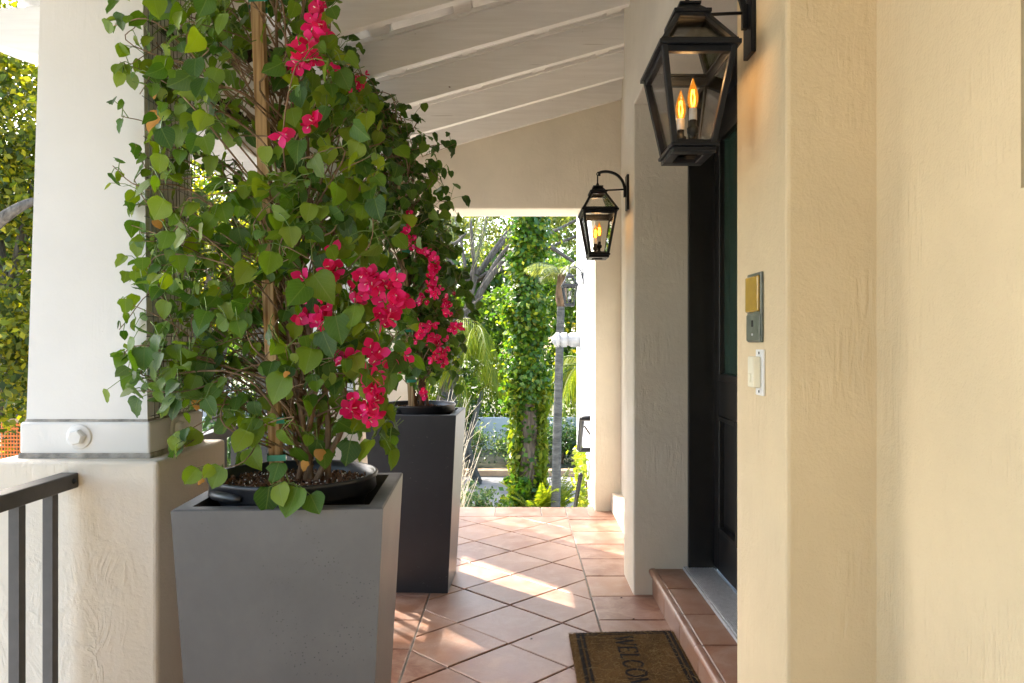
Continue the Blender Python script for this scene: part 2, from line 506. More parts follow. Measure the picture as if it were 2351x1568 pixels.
# ------------------------------------------------------------------ mesh helpers
class MB:
    def __init__(self):
        self.v, self.f, self.mi, self.sm = [], [], [], []

    def add(self, vs, fs, mi=0, smooth=False):
        b = len(self.v)
        self.v += [tuple(p) for p in vs]
        for f in fs:
            self.f.append(tuple(b + i for i in f))
            self.mi.append(mi)
            self.sm.append(smooth)
        return self

    def box(self, lo, hi, mi=0, mat=None):
        x0, y0, z0 = lo
        x1, y1, z1 = hi
        vs = [(x0, y0, z0), (x1, y0, z0), (x1, y1, z0), (x0, y1, z0), (x0, y0, z1), (x1, y0, z1), (x1, y1, z1), (x0, y1, z1)]
        if mat is not None:
            vs = [mat @ Vector(p) for p in vs]
        return self.add(vs, [(0, 3, 2, 1), (4, 5, 6, 7), (0, 1, 5, 4), (1, 2, 6, 5), (2, 3, 7, 6), (3, 0, 4, 7)], mi)

    def frust(self, z0, h0, z1, h1, c=(0, 0), mi=0, caps=(True, True)):
        (a0, b0), (a1, b1) = h0, h1
        cx, cy = c
        vs = [(cx - a0, cy - b0, z0), (cx + a0, cy - b0, z0), (cx + a0, cy + b0, z0), (cx - a0, cy + b0, z0),
              (cx - a1, cy - b1, z1), (cx + a1, cy - b1, z1), (cx + a1, cy + b1, z1), (cx - a1, cy + b1, z1)]
        fs = [(0, 1, 5, 4), (1, 2, 6, 5), (2, 3, 7, 6), (3, 0, 4, 7)]
        if caps[0]:
            fs.append((0, 3, 2, 1))
        if caps[1]:
            fs.append((4, 5, 6, 7))
        return self.add(vs, fs, mi)

    def prism(self, poly, axis, a, b, mi=0):
        def mk(p, d):
            if axis == 'Y':
                return (p[0], d, p[1])
            if axis == 'X':
                return (d, p[0], p[1])
            return (p[0], p[1], d)
        n = len(poly)
        vs = [mk(p, a) for p in poly] + [mk(p, b) for p in poly]
        fs = [tuple(range(n))[::-1], tuple(range(n, 2 * n))]
        for i in range(n):
            j = (i + 1) % n
            fs.append((i, j, n + j, n + i))
        return self.add(vs, fs, mi)

    def tube(self, pts, rad, n=6, mi=0, cap=True, smooth=True):
        pts = [Vector(p) for p in pts]
        if not hasattr(rad, '__len__'):
            rad = [rad] * len(pts)
        vs, fs = [], []
        prev = None
        for i, p in enumerate(pts):
            d = (pts[min(i + 1, len(pts) - 1)] - pts[max(i - 1, 0)])
            d = d.normalized() if d.length > 1e-9 else Vector((0, 0, 1))
            if prev is None:
                a = Vector((1, 0, 0)) if abs(d.x) < 0.9 else Vector((0, 1, 0))
                s = d.cross(a).normalized()
            else:
                s = (prev - d * prev.dot(d))
                s = s.normalized() if s.length > 1e-6 else d.orthogonal().normalized()
            prev = s
            t = d.cross(s)
            for k in range(n):
                an = 2 * math.pi * k / n
                vs.append(p + (s * math.cos(an) + t * math.sin(an)) * rad[i])
        for i in range(len(pts) - 1):
            for k in range(n):
                k2 = (k + 1) % n
                fs.append((i * n + k, i * n + k2, (i + 1) * n + k2, (i + 1) * n + k))
        if cap:
            fs.append(tuple(range(n))[::-1])
            fs.append(tuple((len(pts) - 1) * n + k for k in range(n)))
        return self.add(vs, fs, mi, smooth)

    def lathe(self, prof, c=(0, 0, 0), n=20, mi=0, axis='Z', smooth=True, closed=False):
        vs, fs = [], []
        for r, h in prof:
            for k in range(n):
                an = 2 * math.pi * k / n
                a, b = r * math.cos(an), r * math.sin(an)
                p = (a, b, h) if axis == 'Z' else ((h, a, b) if axis == 'X' else (a, h, b))
                vs.append((p[0] + c[0], p[1] + c[1], p[2] + c[2]))
        m = len(prof)
        for i in range(m - 1 + (1 if closed else 0)):
            i2 = (i + 1) % m
            for k in range(n):
                k2 = (k + 1) % n
                fs.append((i * n + k, i * n + k2, i2 * n + k2, i2 * n + k))
        return self.add(vs, fs, mi, smooth)

    def mesh(self, name, mats):
        me = bpy.data.meshes.new(name)
        me.from_pydata(self.v, [], self.f)
        for m in (mats if isinstance(mats, (list, tuple)) else [mats]):
            me.materials.append(m)
        me.polygons.foreach_set('material_index', self.mi)
        me.polygons.foreach_set('use_smooth', self.sm)
        me.update()
        return me

    def build(self, name, mats, parent=None, bevel=0.0, loc=None, segs=2):
        o = bpy.data.objects.new(name, self.mesh(name, mats))
        COL.objects.link(o)
        if parent is not None:
            o.parent = parent
        if loc is not None:
            o.location = loc
        if bevel:
            md = o.modifiers.new('bevel', 'BEVEL')
            md.width = bevel
            md.segments = segs
            md.limit_method = 'ANGLE'
            md.angle_limit = math.radians(35)
            md.harden_normals = False
        return o


def empty(name, loc=(0, 0, 0), label=None, cat=None, group=None):
    o = bpy.data.objects.new(name, None)
    o.empty_display_size = 0.1
    COL.objects.link(o)
    o.location = loc
    tag(o, label, cat, group)
    return o


def tag(o, label=None, cat=None, group=None, kind=None):
    if label:
        o['label'] = label
    if cat:
        o['category'] = cat
    if group:
        o['group'] = group
    if kind:
        o['kind'] = kind
    return o


def link(name, me, parent=None, loc=None, rot=None, scale=None):
    o = bpy.data.objects.new(name, me)
    COL.objects.link(o)
    if parent is not None:
        o.parent = parent
    if loc is not None:
        o.location = loc
    if rot is not None:
        o.rotation_euler = rot
    if scale is not None:
        o.scale = scale
    return o


def curve(pts, n=10):
    """Catmull-Rom through points"""
    pts = [Vector(p) for p in pts]
    ext = [pts[0] * 2 - pts[1]] + pts + [pts[-1] * 2 - pts[-2]]
    out = []
    for i in range(1, len(ext) - 2):
        p0, p1, p2, p3 = ext[i - 1], ext[i], ext[i + 1], ext[i + 2]
        for k in range(n):
            t = k / n
            out.append(0.5 * ((2 * p1) + (p2 - p0) * t + (2 * p0 - 5 * p1 + 4 * p2 - p3) * t * t + (3 * p1 - p0 - 3 * p2 + p3) * t ** 3))
    out.append(pts[-1])
    return out


# ------------------------------------------------------------------ ground
GZ = -1.6
g = MB()
g.box((-90, -60, GZ - 0.4), (90, 140, GZ))
tag(g.build('ground', M['lawn']), kind='structure')
g = MB()
g.box((-14, 8.6, GZ), (7.5, 15.9, GZ + 0.004))
tag(g.build('driveway', M['drive']), kind='structure')
g = MB()
g.box((-60, 21.0, GZ), (-5.6, 27.0, GZ + 0.008))
tag(g.build('street', M['street']), kind='structure')
g = MB()
g.box((-12, -8, GZ), (-2.6, 8.2, GZ + 0.006))
tag(g.build('bounce_path', M['bounce_path']), kind='structure')

# ------------------------------------------------------------------ porch floor
YE = 5.568
fl = MB()
fl.box((-1.245, -2.5, GZ), (0.96, YE - 0.01, -0.006))
floor = fl.build('porch_floor', M['grout'])
tag(floor, kind='structure')
GR = 0.0037


def clip(poly, axis, val, keep_less):
    out = []
    n = len(poly)
    for i in range(n):
        a, b = poly[i], poly[(i + 1) % n]
        ia = (a[axis] <= val) if keep_less else (a[axis] >= val)
        ib = (b[axis] <= val) if keep_less else (b[axis] >= val)
        if ia:
            out.append(a)
        if ia != ib:
            t = (val - a[axis]) / (b[axis] - a[axis])
            out.append((a[0] + (b[0] - a[0]) * t, a[1] + (b[1] - a[1]) * t))
    return out


def poly_inset(poly, d):
    n = len(poly)
    out = []
    for i in range(n):
        p0, p1, p2 = Vector(poly[i - 1]), Vector(poly[i]), Vector(poly[(i + 1) % n])
        e1 = (p1 - p0).normalized()
        e2 = (p2 - p1).normalized()
        n1 = Vector((-e1.y, e1.x))
        n2 = Vector((-e2.y, e2.x))
        bis = n1 + n2
        k = d / max(0.35, 1 + n1.dot(n2)) if bis.length > 1e-6 else 0
        out.append(tuple(p1 + bis * k))
    return out


def dedupe(poly):
    out = []
    for p in poly:
        if not out or (Vector(p) - Vector(out[-1])).length > 0.006:
            out.append(p)
    if len(out) > 1 and (Vector(out[0]) - Vector(out[-1])).length < 0.006:
        out.pop()
    return out


def area(poly):
    return 0.5 * sum(poly[i][0] * poly[(i + 1) % len(poly)][1] - poly[(i + 1) % len(poly)][0] * poly[i][1] for i in range(len(poly)))


def tile_piece(poly, parent, z=0.0, mat=None, thick=0.008, name='tile'):
    poly = dedupe(poly)
    if len(poly) < 3:
        return
    if area(poly) < 0:
        poly = poly[::-1]
    if area(poly) < 0.0015:
        return
    poly = poly_inset(poly, GR)
    c = (sum(p[0] for p in poly) / len(poly), sum(p[1] for p in poly) / len(poly))
    loc = [(p[0] - c[0], p[1] - c[1]) for p in poly]
    ins = poly_inset(loc, 0.003)
    n = len(loc)
    dz = random.uniform(-0.0008, 0.0012)
    tx, ty = random.uniform(-.0025, .0025), random.uniform(-.0025, .0025)
    vs = [(p[0], p[1], -thick) for p in loc] + [(p[0], p[1], -0.0022 + dz) for p in loc] + [(p[0], p[1], dz + p[0] * tx + p[1] * ty) for p in ins]
    fs = [tuple(range(2 * n, 3 * n))]
    for a in (0, n):
        for i in range(n):
            j = (i + 1) % n
            fs.append((a + i, a + j, a + n + j, a + n + i))
    mb = MB()
    mb.add(vs, fs)
    o = mb.build(name, mat or M['tile'], parent)
    o.location = (c[0], c[1], z)
    return o


XL, XR, YF = -0.412, 0.352, 5.27
hd = 0.224
for i in range(-40, 40):
    for j in range(-40, 40):
        cx = -0.029 + hd * (i - j)
        cy = 3.052 + hd * (i + j) + hd
        if not (XL - hd < cx < XR + hd and 0.9 < cy < YF + hd):
            continue
        poly = [(cx, cy - hd), (cx + hd, cy), (cx, cy + hd), (cx - hd, cy)]
        poly = clip(poly, 0, XL, False)
        if poly:
            poly = clip(poly, 0, XR, True)
        if poly:
            poly = clip(poly, 1, YF, True)
        if poly:
            tile_piece(poly, floor)
yb = 3.31 - 0.31 * 8
k = 0
while yb < YF - 0.01:
    y1 = min(yb + 0.31, YF)
    if YF - y1 < 0.05:
        y1 = YF
    for (xa, xb) in ((XR, 0.69), (XL - 0.31, XL), (-1.03, XL - 0.31), (-1.24, -1.03)):
        tile_piece([(xa, yb), (xb, yb), (xb, y1), (xa, y1)], floor)
    yb = y1
js = [-1.24, -1.115, -0.792, -0.469, -0.147, 0.175, 0.352, 0.498, 0.70]
for a, b in zip(js[:-1], js[1:]):
    tile_piece([(a, YF), (b, YF), (b, YE + 0.004), (a, YE + 0.004)], floor)
# stairs that lead down from the far end of the porch
st = MB()
nst = 9
for i in range(nst):
    zt = -0.17 * (i + 1)
    st.box((-0.75, YE + 0.02 + 0.29 * i, GZ), (0.555, YE + 0.02 + 0.29 * (i + 1), zt))
tag(st.build('porch_stairs', M['pedestal'], bevel=0.006), kind='structure')

# ------------------------------------------------------------------ house
house = empty('house', (0.9, 3, 0), 'cream stucco house wall with recessed black front door on the right', 'house')
house_inv = Matrix.Translation(-house.location)


def hpart(mb, name, mat, parent=None, bevel=0.0):
    o = mb.build(name, mat, parent or house, bevel)
    if parent is None:
        o.matrix_parent_inverse = house_inv
    return o


XW = 0.741
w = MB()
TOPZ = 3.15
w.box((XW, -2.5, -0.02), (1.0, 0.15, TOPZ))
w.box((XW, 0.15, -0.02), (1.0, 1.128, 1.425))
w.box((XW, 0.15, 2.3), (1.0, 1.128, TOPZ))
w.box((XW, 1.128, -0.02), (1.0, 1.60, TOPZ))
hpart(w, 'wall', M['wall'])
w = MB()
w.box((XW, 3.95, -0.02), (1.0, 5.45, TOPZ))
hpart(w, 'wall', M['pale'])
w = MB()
w.box((-1.30, -2.75, GZ), (XW + 0.2, -2.502, TOPZ))  # unseen wall added behind the camera to block sky and bounce warm light
hpart(w, 'added_rear_wall', M['wall'])
# pier frame around the recessed door
YN0, YN1, YF0, YF1 = 1.58, 1.94, 3.64, 3.97
XP = 0.556
HZ = 2.325
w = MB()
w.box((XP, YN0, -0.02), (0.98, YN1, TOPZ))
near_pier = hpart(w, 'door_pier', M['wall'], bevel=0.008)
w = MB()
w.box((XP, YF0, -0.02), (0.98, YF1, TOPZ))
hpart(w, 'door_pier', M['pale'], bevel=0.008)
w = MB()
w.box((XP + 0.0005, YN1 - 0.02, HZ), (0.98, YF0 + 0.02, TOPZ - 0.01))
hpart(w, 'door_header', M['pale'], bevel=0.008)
w = MB()
w.box((0.672, YF1 - 0.02, -0.02), (XW + 0.02, 5.44, 0.13))
hpart(w, 'plinth', M['pedestal'], bevel=0.012)
# window recess on the near wall
w = MB()
for lo, hi in (((0.80, 0.15, 1.425), (0.85, 1.128, 1.475)), ((0.80, 0.15, 2.25), (0.85, 1.128, 2.30)), ((0.80, 0.15, 1.475), (0.85, 0.2, 2.25)), ((0.80, 1.08, 1.475), (0.85, 1.128, 2.25)), ((0.80, 0.61, 1.475), (0.85, 0.65, 2.25))):
    w.box(lo, hi)
win = hpart(w, 'window', M['door'])
w = MB()
w.box((0.82, 0.2, 1.475), (0.83, 1.07, 2.25))
w.build('window_pane', M['doorglass'], win)
# door
w = MB()
w.box((0.811, YF0 - 0.026, 0.10), (0.945, YF0 - 0.001, HZ - 0.001))
w.box((0.811, YN1 + 0.001, 0.10), (0.945, YN1 + 0.026, HZ - 0.001))
w.box((0.811, YN1 + 0.026, HZ - 0.03), (0.945, YF0 - 0.026, HZ - 0.001))
w.box((0.90, 2.70, 0.13), (0.96, 2.745, HZ - 0.03))
hpart(w, 'door_frame', M['door'], bevel=0.003)


def door_leaf(ya, yb, name):
    XD = 0.93
    z0, z1 = 0.146, HZ - 0.034
    s = 0.085
    w = MB()
    zt, zb_, zm0, zm1 = 2.15, 0.33, 0.86, 1.02
    # stiles and rails
    w.box((XD, yb - s, z0), (0.972, yb, z1))
    w.box((XD, ya, z0), (0.972, ya + s, z1))
    w.box((XD, ya + s, zt), (0.972, yb - s, z1))
    w.box((XD, ya + s, z0), (0.972, yb - s, zb_))
    w.box((XD, ya + s, zm0), (0.972, yb - s, zm1))
    ym = (ya + yb) / 2
    w.box((XD, ym - 0.05, zb_), (0.972, ym + 0.05, zm0))
    leaf = hpart(w, name, M['door'], bevel=0.003)

    def frame(y0, y1, za, zb, wd, depth, nm):
        m = MB()
        for (a, b, c, d) in ((y0, y0 + wd, za, zb), (y1 - wd, y1, za, zb), (y0 + wd, y1 - wd, za, za + wd), (y0 + wd, y1 - wd, zb - wd, zb)):
            m.box((XD - depth, a, c), (0.96, b, d))
        m.build(nm, M['door'], leaf, bevel=0.004)
    frame(ya + s, yb - s, zm1, zt, 0.034, 0.008, 'glass_moulding')
    m = MB()
    m.box((0.947, ya + s + 0.02, zm1 + 0.02), (0.955, yb - s - 0.02, zt - 0.02))
    m.build('glass_pane', M['doorglass'], leaf)
    for (a, b) in ((ya + s, ym - 0.05), (ym + 0.05, yb - s)):
        frame(a, b, zb_, zm0, 0.022, 0.006, 'panel_moulding')
        m = MB()
        m.box((0.950, a + 0.022, zb_ + 0.022), (0.97, b - 0.022, zm0 - 0.022))
        vs = []
        pr = [(0.952, 0.022), (0.941, 0.05)]
        for X, d in pr:
            vs += [(X, a + d, zb_ + d), (X, b - d, zb_ + d), (X, b - d, zm0 - d), (X, a + d, zm0 - d)]
        m.add(vs, [(4, 5, 6, 7)[::-1], (0, 1, 5, 4)[::-1], (1, 2, 6, 5)[::-1], (2, 3, 7, 6)[::-1], (3, 0, 4, 7)[::-1]])
        m.build('raised_panel', M['door'], leaf)
    return leaf


dl = door_leaf(2.745, YF0 - 0.027, 'door')
door_leaf(YN1 + 0.027, 2.70, 'side_light_door')
w = MB()
w.lathe([(0.0, -0.07), (0.02, -0.068), (0.027, -0.05), (0.02, -0.03), (0.009, -0.025), (0.009, -0.006), (0.026, -0.004), (0.026, 0.0)], (0.93, 2.80, 1.05), 18, axis='X')
w.build('door_knob', M['alu'], dl)
# raised step with tiles and bull-nose, aluminium threshold
w = MB()
w.box((0.652, YN1 + 0.001, -0.02), (0.97, YF0 - 0.001, 0.116))
step = hpart(w, 'door_step', M['grout'])
yy = [YN1 + 0.002, 2.10, 2.41, 2.72, 3.03, 3.345, YF0 - 0.002]
for a, b in zip(yy[:-1], yy[1:]):
    tile_piece([(0.655, a), (0.792, a), (0.792, b), (0.655, b)], step, z=0.1245)
    m = MB()
    m.box((0.6435, a + 0.003, 0.0), (0.652, b - 0.003, 0.095))
    m.build('riser_tile', M['tile'], step, bevel=0.002)
    m = MB()
    prof = [(0.655, 0.126)] + [(0.641 + 0.014 * math.cos(t), 0.111 + 0.015 * math.sin(t)) for t in np.linspace(math.pi / 2, 1.5 * math.pi, 9)] + [(0.652, 0.0965)]
    m.prism(prof[::-1], 'Y', a + 0.0015, b - 0.0015)
    m.build('nosing_tile', M['tile'], step, bevel=0.0)
w = MB()
w.box((0.794, YN1 + 0.002, 0.116), (0.935, YF0 - 0.002, 0.132))
for i in range(17):
    x = 0.80 + i * 0.0076
    w.box((x, YN1 + 0.003, 0.132), (x + 0.0042, YF0 - 0.003, 0.1365))
w.box((0.7895, YN1 + 0.002, 0.118), (0.794, YF0 - 0.002, 0.134))
hpart(w, 'threshold', M['alu'])

# far continuation of the house beyond the porch (sunlit white wall)
fh = empty('house_wing', (1.0, 7.5, GZ), 'sunlit white stucco house wing beyond the porch end wall', 'house')
fi = Matrix.Translation(-fh.location)
w = MB()
w.box((0.735, 5.80, GZ), (3.2, 9.35, 4.6))
o = w.build('wall', M['farwall'], fh, bevel=0.01)
o.matrix_parent_inverse = fi
w = MB()
w.box((0.655, 5.80, GZ), (0.735, 6.45, 3.4))
o = w.build('buttress', M['farwall'], fh, bevel=0.01)
o.matrix_parent_inverse = fi
w = MB()
w.tube([(0.71, 6.75, -1.0), (0.71, 6.75, 1.18)], 0.014, 8)
w.box((0.69, 6.70, 1.18), (0.74, 6.80, 1.21))
o = w.build('downpipe', M['black'], fh)
o.matrix_parent_inverse = fi
vent = MB()
vent.lathe([(0.0, -0.33), (0.03, -0.325), (0.075, -0.28), (0.085, -0.275), (0.085, -0.24), (0.06, -0.235), (0.085, -0.2), (0.085, -0.15), (0.06, -0.145), (0.085, -0.1), (0.085, 0.0)], (0.735, 8.9, 1.22), 16, axis='X', smooth=False)
vo = vent.build('wall_vent', simple('weathered vent pipe', (0.34, 0.35, 0.36), 0.6))
tag(vo, 'small white ribbed vent pipe sticking out of the sunlit far wall', 'vent')

# ------------------------------------------------------------------ end wall with opening
EY0, EY1 = 5.43, 5.77
SL = 0.28


def Zb(x):
    return 2.70 + SL * x


ew = empty('porch_end_wall', (0, 5.6, 0), 'tan stucco gable wall with square opening to the garden', 'wall')
ei = Matrix.Translation(-ew.location)
OX0, OX1, OZ = -0.75, 0.556, 2.138
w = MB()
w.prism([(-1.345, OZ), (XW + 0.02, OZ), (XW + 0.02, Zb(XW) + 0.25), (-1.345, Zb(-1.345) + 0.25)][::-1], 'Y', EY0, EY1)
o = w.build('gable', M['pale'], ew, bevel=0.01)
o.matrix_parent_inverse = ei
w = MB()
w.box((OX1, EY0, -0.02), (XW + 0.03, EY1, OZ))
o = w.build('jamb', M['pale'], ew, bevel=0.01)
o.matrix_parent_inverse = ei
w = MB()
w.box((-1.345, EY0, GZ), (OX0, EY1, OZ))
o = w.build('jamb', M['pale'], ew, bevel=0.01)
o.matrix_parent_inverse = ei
# ------------------------------------------------------------------ porch roof
roof = empty('porch_roof', (0, 3, 2.5), 'white sloping porch roof with exposed rafters overhead', 'roof')
ri = Matrix.Translation(-roof.location)
EAVE = -1.56
rys = [5.404, 4.92, 4.32, 3.78, 3.24, 2.70, 2.16, 1.62, 1.08, 0.54, 0.0, -0.54, -1.08, -1.62, -2.16]
RT = 0.046
for y in rys:
    x1 = XW + 0.01
    m = MB()
    m.prism([(EAVE, Zb(EAVE) + 0.03), (EAVE + 0.12, Zb(EAVE + 0.12)), (x1, Zb(x1)), (x1, Zb(x1) + 0.17), (EAVE, Zb(EAVE) + 0.17)], 'Y', y - RT / 2, y + RT / 2)
    o = m.build('rafter', M['rafter'], roof, bevel=0.003)
    o.matrix_parent_inverse = ri
    m = MB()
    m.prism([(EAVE + .1, Zb(EAVE + .1) + 0.160), (x1, Zb(x1) + 0.160), (x1, Zb(x1) + 0.182), (EAVE + .1, Zb(EAVE + .1) + 0.182)], 'Y', y - RT / 2 - 0.022, y - RT / 2 + 0.012)
    o = m.build('cleat', M['rafter'], roof, bevel=0.003)
    o.matrix_parent_inverse = ri
bx = -1.50
while bx < 0.7:
    for k in range(len(rys) - 1):
        ya, ybk = rys[k + 1] + RT / 2, rys[k] - RT / 2
        m = MB()
        m.prism([(bx, Zb(bx) + 0.172), (bx + 0.082, Zb(bx + 0.082) + 0.172), (bx + 0.082, Zb(bx + 0.082) + 0.244), (bx, Zb(bx) + 0.244)], 'Y', ya + 0.001, ybk - 0.001)
        o = m.build('block', M['rafter'], roof)
        o.matrix_parent_inverse = ri
    bx += 0.40
m = MB()
e2 = EAVE - 0.03
m.prism([(e2, Zb(e2) + 0.25), (1.0, Zb(1.0) + 0.25), (1.0, Zb(1.0) + 0.34), (e2, Zb(e2) + 0.34)], 'Y', -2.45, EY1 + 0.25)
o = m.build('deck', M['deck'], roof)
o.matrix_parent_inverse = ri
m = MB()
m.box((-1.160, 1.885, 1.85), (-0.918, EY0 - 0.001, Zb(-1.160) - 0.001))
o = m.build('beam', M['rafter'], roof, bevel=0.006)
o.matrix_parent_inverse = ri
# haunched outrigger beside the near column
m = MB()
poly = [(-1.15, 2.08), (-1.15, 1.94)]
for t in np.linspace(0, 1, 8):
    poly.append((-1.19 - 0.25 * t, 1.94 + 0.066 * (t ** 1.8)))
poly += [(-1.52, 2.015), (-1.52, 2.06)]
m.prism(poly, 'Y', 2.0, 2.115)
o = m.build('outrigger', M['rafter'], roof, bevel=0.004)
o.matrix_parent_inverse = ri
m = MB()
m.box((EAVE - 0.03, -2.45, Zb(EAVE) + 0.02), (EAVE - 0.003, EY1, Zb(EAVE) + 0.235))
o = m.build('fascia', M['rafter'], roof, bevel=0.003)
o.matrix_parent_inverse = ri


# ------------------------------------------------------------------ columns
def hex_bolt(parent, c, axis, sgn):
    m = MB()
    prof = [(0.0, 0.007), (0.0275, 0.007), (0.030, 0.005), (0.030, -0.004)]
    pr = [(r, sgn * h) for r, h in prof]
    m.lathe(pr, c, 28, axis=axis)
    vs, fs = [], []
    n = 6
    for (r, h) in ((0.0195, 0.007), (0.0195, 0.020), (0.016, 0.024)):
        for k in range(n):
            an = math.radians(60 * k + 12)
            a, b = r * math.cos(an), r * math.sin(an)
            h2 = sgn * h
            p = (a, h2, b) if axis == 'Y' else (h2, a, b)
            vs.append((p[0] + c[0], p[1] + c[1], p[2] + c[2]))
    for i in range(2):
        for k in range(n):
            k2 = (k + 1) % n
            fs.append((i * n + k, i * n + k2, (i + 1) * n + k2, (i + 1) * n + k))
    fs.append(tuple(2 * n + k for k in range(n)))
    m.add(vs, fs)
    o = m.build('bolt', M['column'], parent)
    bm = bmesh.new()
    bm.from_mesh(o.data)
    bmesh.ops.recalc_face_normals(bm, faces=bm.faces)
    bm.to_mesh(o.data)
    bm.free()
    return o


def column(cy, label):
    root = empty('porch_column', (-1.039, cy, GZ), label, 'column', 'porch columns on stucco pedestals')
    inv = -GZ
    m = MB()
    m.box((-0.205, -0.21, 0.0), (0.201, 0.21, 0.919 + inv))
    m.build('pedestal', M['pedestal'], root, bevel=0.011, segs=3)
    m = MB()
    m.frust(0.917 + inv, (0.161, 0.161), 0.932 + inv, (0.159, 0.159))
    m.build('caulk_joint', M['grime'], root, bevel=0.004)
    m = MB()
    m.frust(0.928 + inv, (0.157, 0.157), 1.006 + inv, (0.157, 0.157))
    m.build('base_band', M['column'], root, bevel=0.007, segs=3)
    m = MB()
    m.frust(1.004 + inv, (0.151, 0.151), 1.013 + inv, (0.148, 0.148))
    m.build('caulk_joint', M['grime'], root, bevel=0.004)
    m = MB()
    n = 14
    z0, z1 = 1.008, 2.30
    for i in range(n):
        a, b = i / n, (i + 1) / n
        za, zb = z0 + (z1 - z0) * a, z0 + (z1 - z0) * b
        ha, hb = 0.1465 - 0.026 * a, 0.1465 - 0.026 * b
        m.frust(za + inv, (ha, ha), zb + inv, (hb, hb), caps=(i == 0, i == n - 1))
    m.build('shaft', M['column'], root)
    hex_bolt(root, (-0.012, -0.156, 0.971 + inv), 'Y', -1)
    hex_bolt(root, (0.156, -0.018, 0.975 + inv), 'X', 1)
    # wire netting strapped to the inner face for the vine
    m = MB()
    x = 0.158
    r = 0.0011
    for i in range(12):
        y = -0.135 + 0.0235 * i + random.uniform(-.003, .003)
        pts = [(x - 0.022 * t + random.uniform(0, .004), y, 1.015 + 1.2 * t + inv) for t in np.linspace(0, 1, 7)]
        m.tube(pts, r, 4)
    for i in range(25):
        z = 1.02 + 0.048 * i
        m.tube([(x - 0.0009 * i, -0.152 - random.uniform(0, .02), z + inv), (x + 0.003 - 0.0009 * i, 0, z + inv + random.uniform(-.004, .004)), (x - 0.0009 * i, 0.15, z + inv)], r, 4)
    m.build('wire_netting', M['wire'], root)
    return root


column(2.005, 'white column with hex bolts on stucco pedestal in left foreground')
column(4.397, 'far white column mostly hidden behind the bougainvillea by the tall charcoal planter')


# ------------------------------------------------------------------ railings
def railing(y0, y1, label, drop=True):
    root = empty('porch_railing', (-1.044, (y0 + y1) / 2, 0.041), label, 'railing', 'dark metal porch railings')
    L = (y1 - y0) / 2
    m = MB()
    m.box((-0.021, -L, 0.818), (0.021, L, 0.853))
    m.build('top_rail', M['iron'], root, bevel=0.003)
    m = MB()
    m.box((-0.016, -L, 0.08), (0.016, L, 0.11))
    m.build('bottom_rail', M['iron'], root, bevel=0.002)
    y = L - 0.075
    bm_ = MB()
    bm_.box((-0.011, -0.011, 0.11), (0.011, 0.011, 0.815))
    me = bm_.mesh('baluster', M['iron'])
    while y > -L + 0.03:
        link('baluster', me, root, (0, y, 0))
        y -= 0.115
    m = MB()
    m.lathe([(0.0, 0.004), (0.006, 0.003), (0.007, 0.0)], (0.0215, L - 0.02, 0.836), 10, axis='X')
    m.build('screw', M['black'], root)
    return root


railing(0.35, 1.796, 'dark metal railing running from the near pedestal at lower left')
railing(2.215, 4.187, 'dark metal railing behind the grey planter between two columns')
railing(4.607, 5.431, 'short dark metal railing between the far column and the end wall')


# ------------------------------------------------------------------ planters, pots
def planter(x, y, rot, mat, label, h=0.85, top=0.217, bot=0.172, rim=0.033):
    root = empty('planter', (x, y, 0), label, 'planter', 'tall square planters')
    root.rotation_euler = (0, 0, rot)
    m = MB()
    n = 5
    for i in range(n):
        a, b = i / n, (i + 1) / n
        ha, hb = bot + (top - bot) * a, bot + (top - bot) * b
        m.frust(h * a, (ha, ha), h * b, (hb, hb), caps=(i == 0, False))
    m.build('body', mat, root)
    m = MB()
    i0 = top - rim
    for z0, z1 in ((h, h + 0.0015),):
        vs = [(-top, -top, z0), (top, -top, z0), (top, top, z0), (-top, top, z0),
              (-top + .003, -top + .003, h + .003), (top - .003, -top + .003, h + .003), (top - .003, top - .003, h + .003), (-top + .003, top - .003, h + .003),
              (-i0, -i0, h + .003), (i0, -i0, h + .003), (i0, i0, h + .003), (-i0, i0, h + .003),
              (-i0 + .02, -i0 + .02, 0.45), (i0 - .02, -i0 + .02, 0.45), (i0 - .02, i0 - .02, 0.45), (-i0 + .02, i0 - .02, 0.45)]
        fs = [(12, 13, 14, 15)]
        for a in (0, 4, 8):
            for i in range(4):
                j = (i + 1) % 4
                fs.append((a + i, a + j, a + 4 + j, a + 4 + i))
        m.add(vs, fs)
    m.build('rim', M['rim_dark'], root)
    return root


PL1 = (-0.506, 1.808)
PL2 = (-0.492, 3.838)
planter(PL1[0], PL1[1], math.radians(3.0), M['concrete'], 'light grey concrete square planter in the foreground')
planter(PL2[0], PL2[1], math.radians(-2.2), M['charcoal'], 'charcoal square planter farther along the tiled porch')


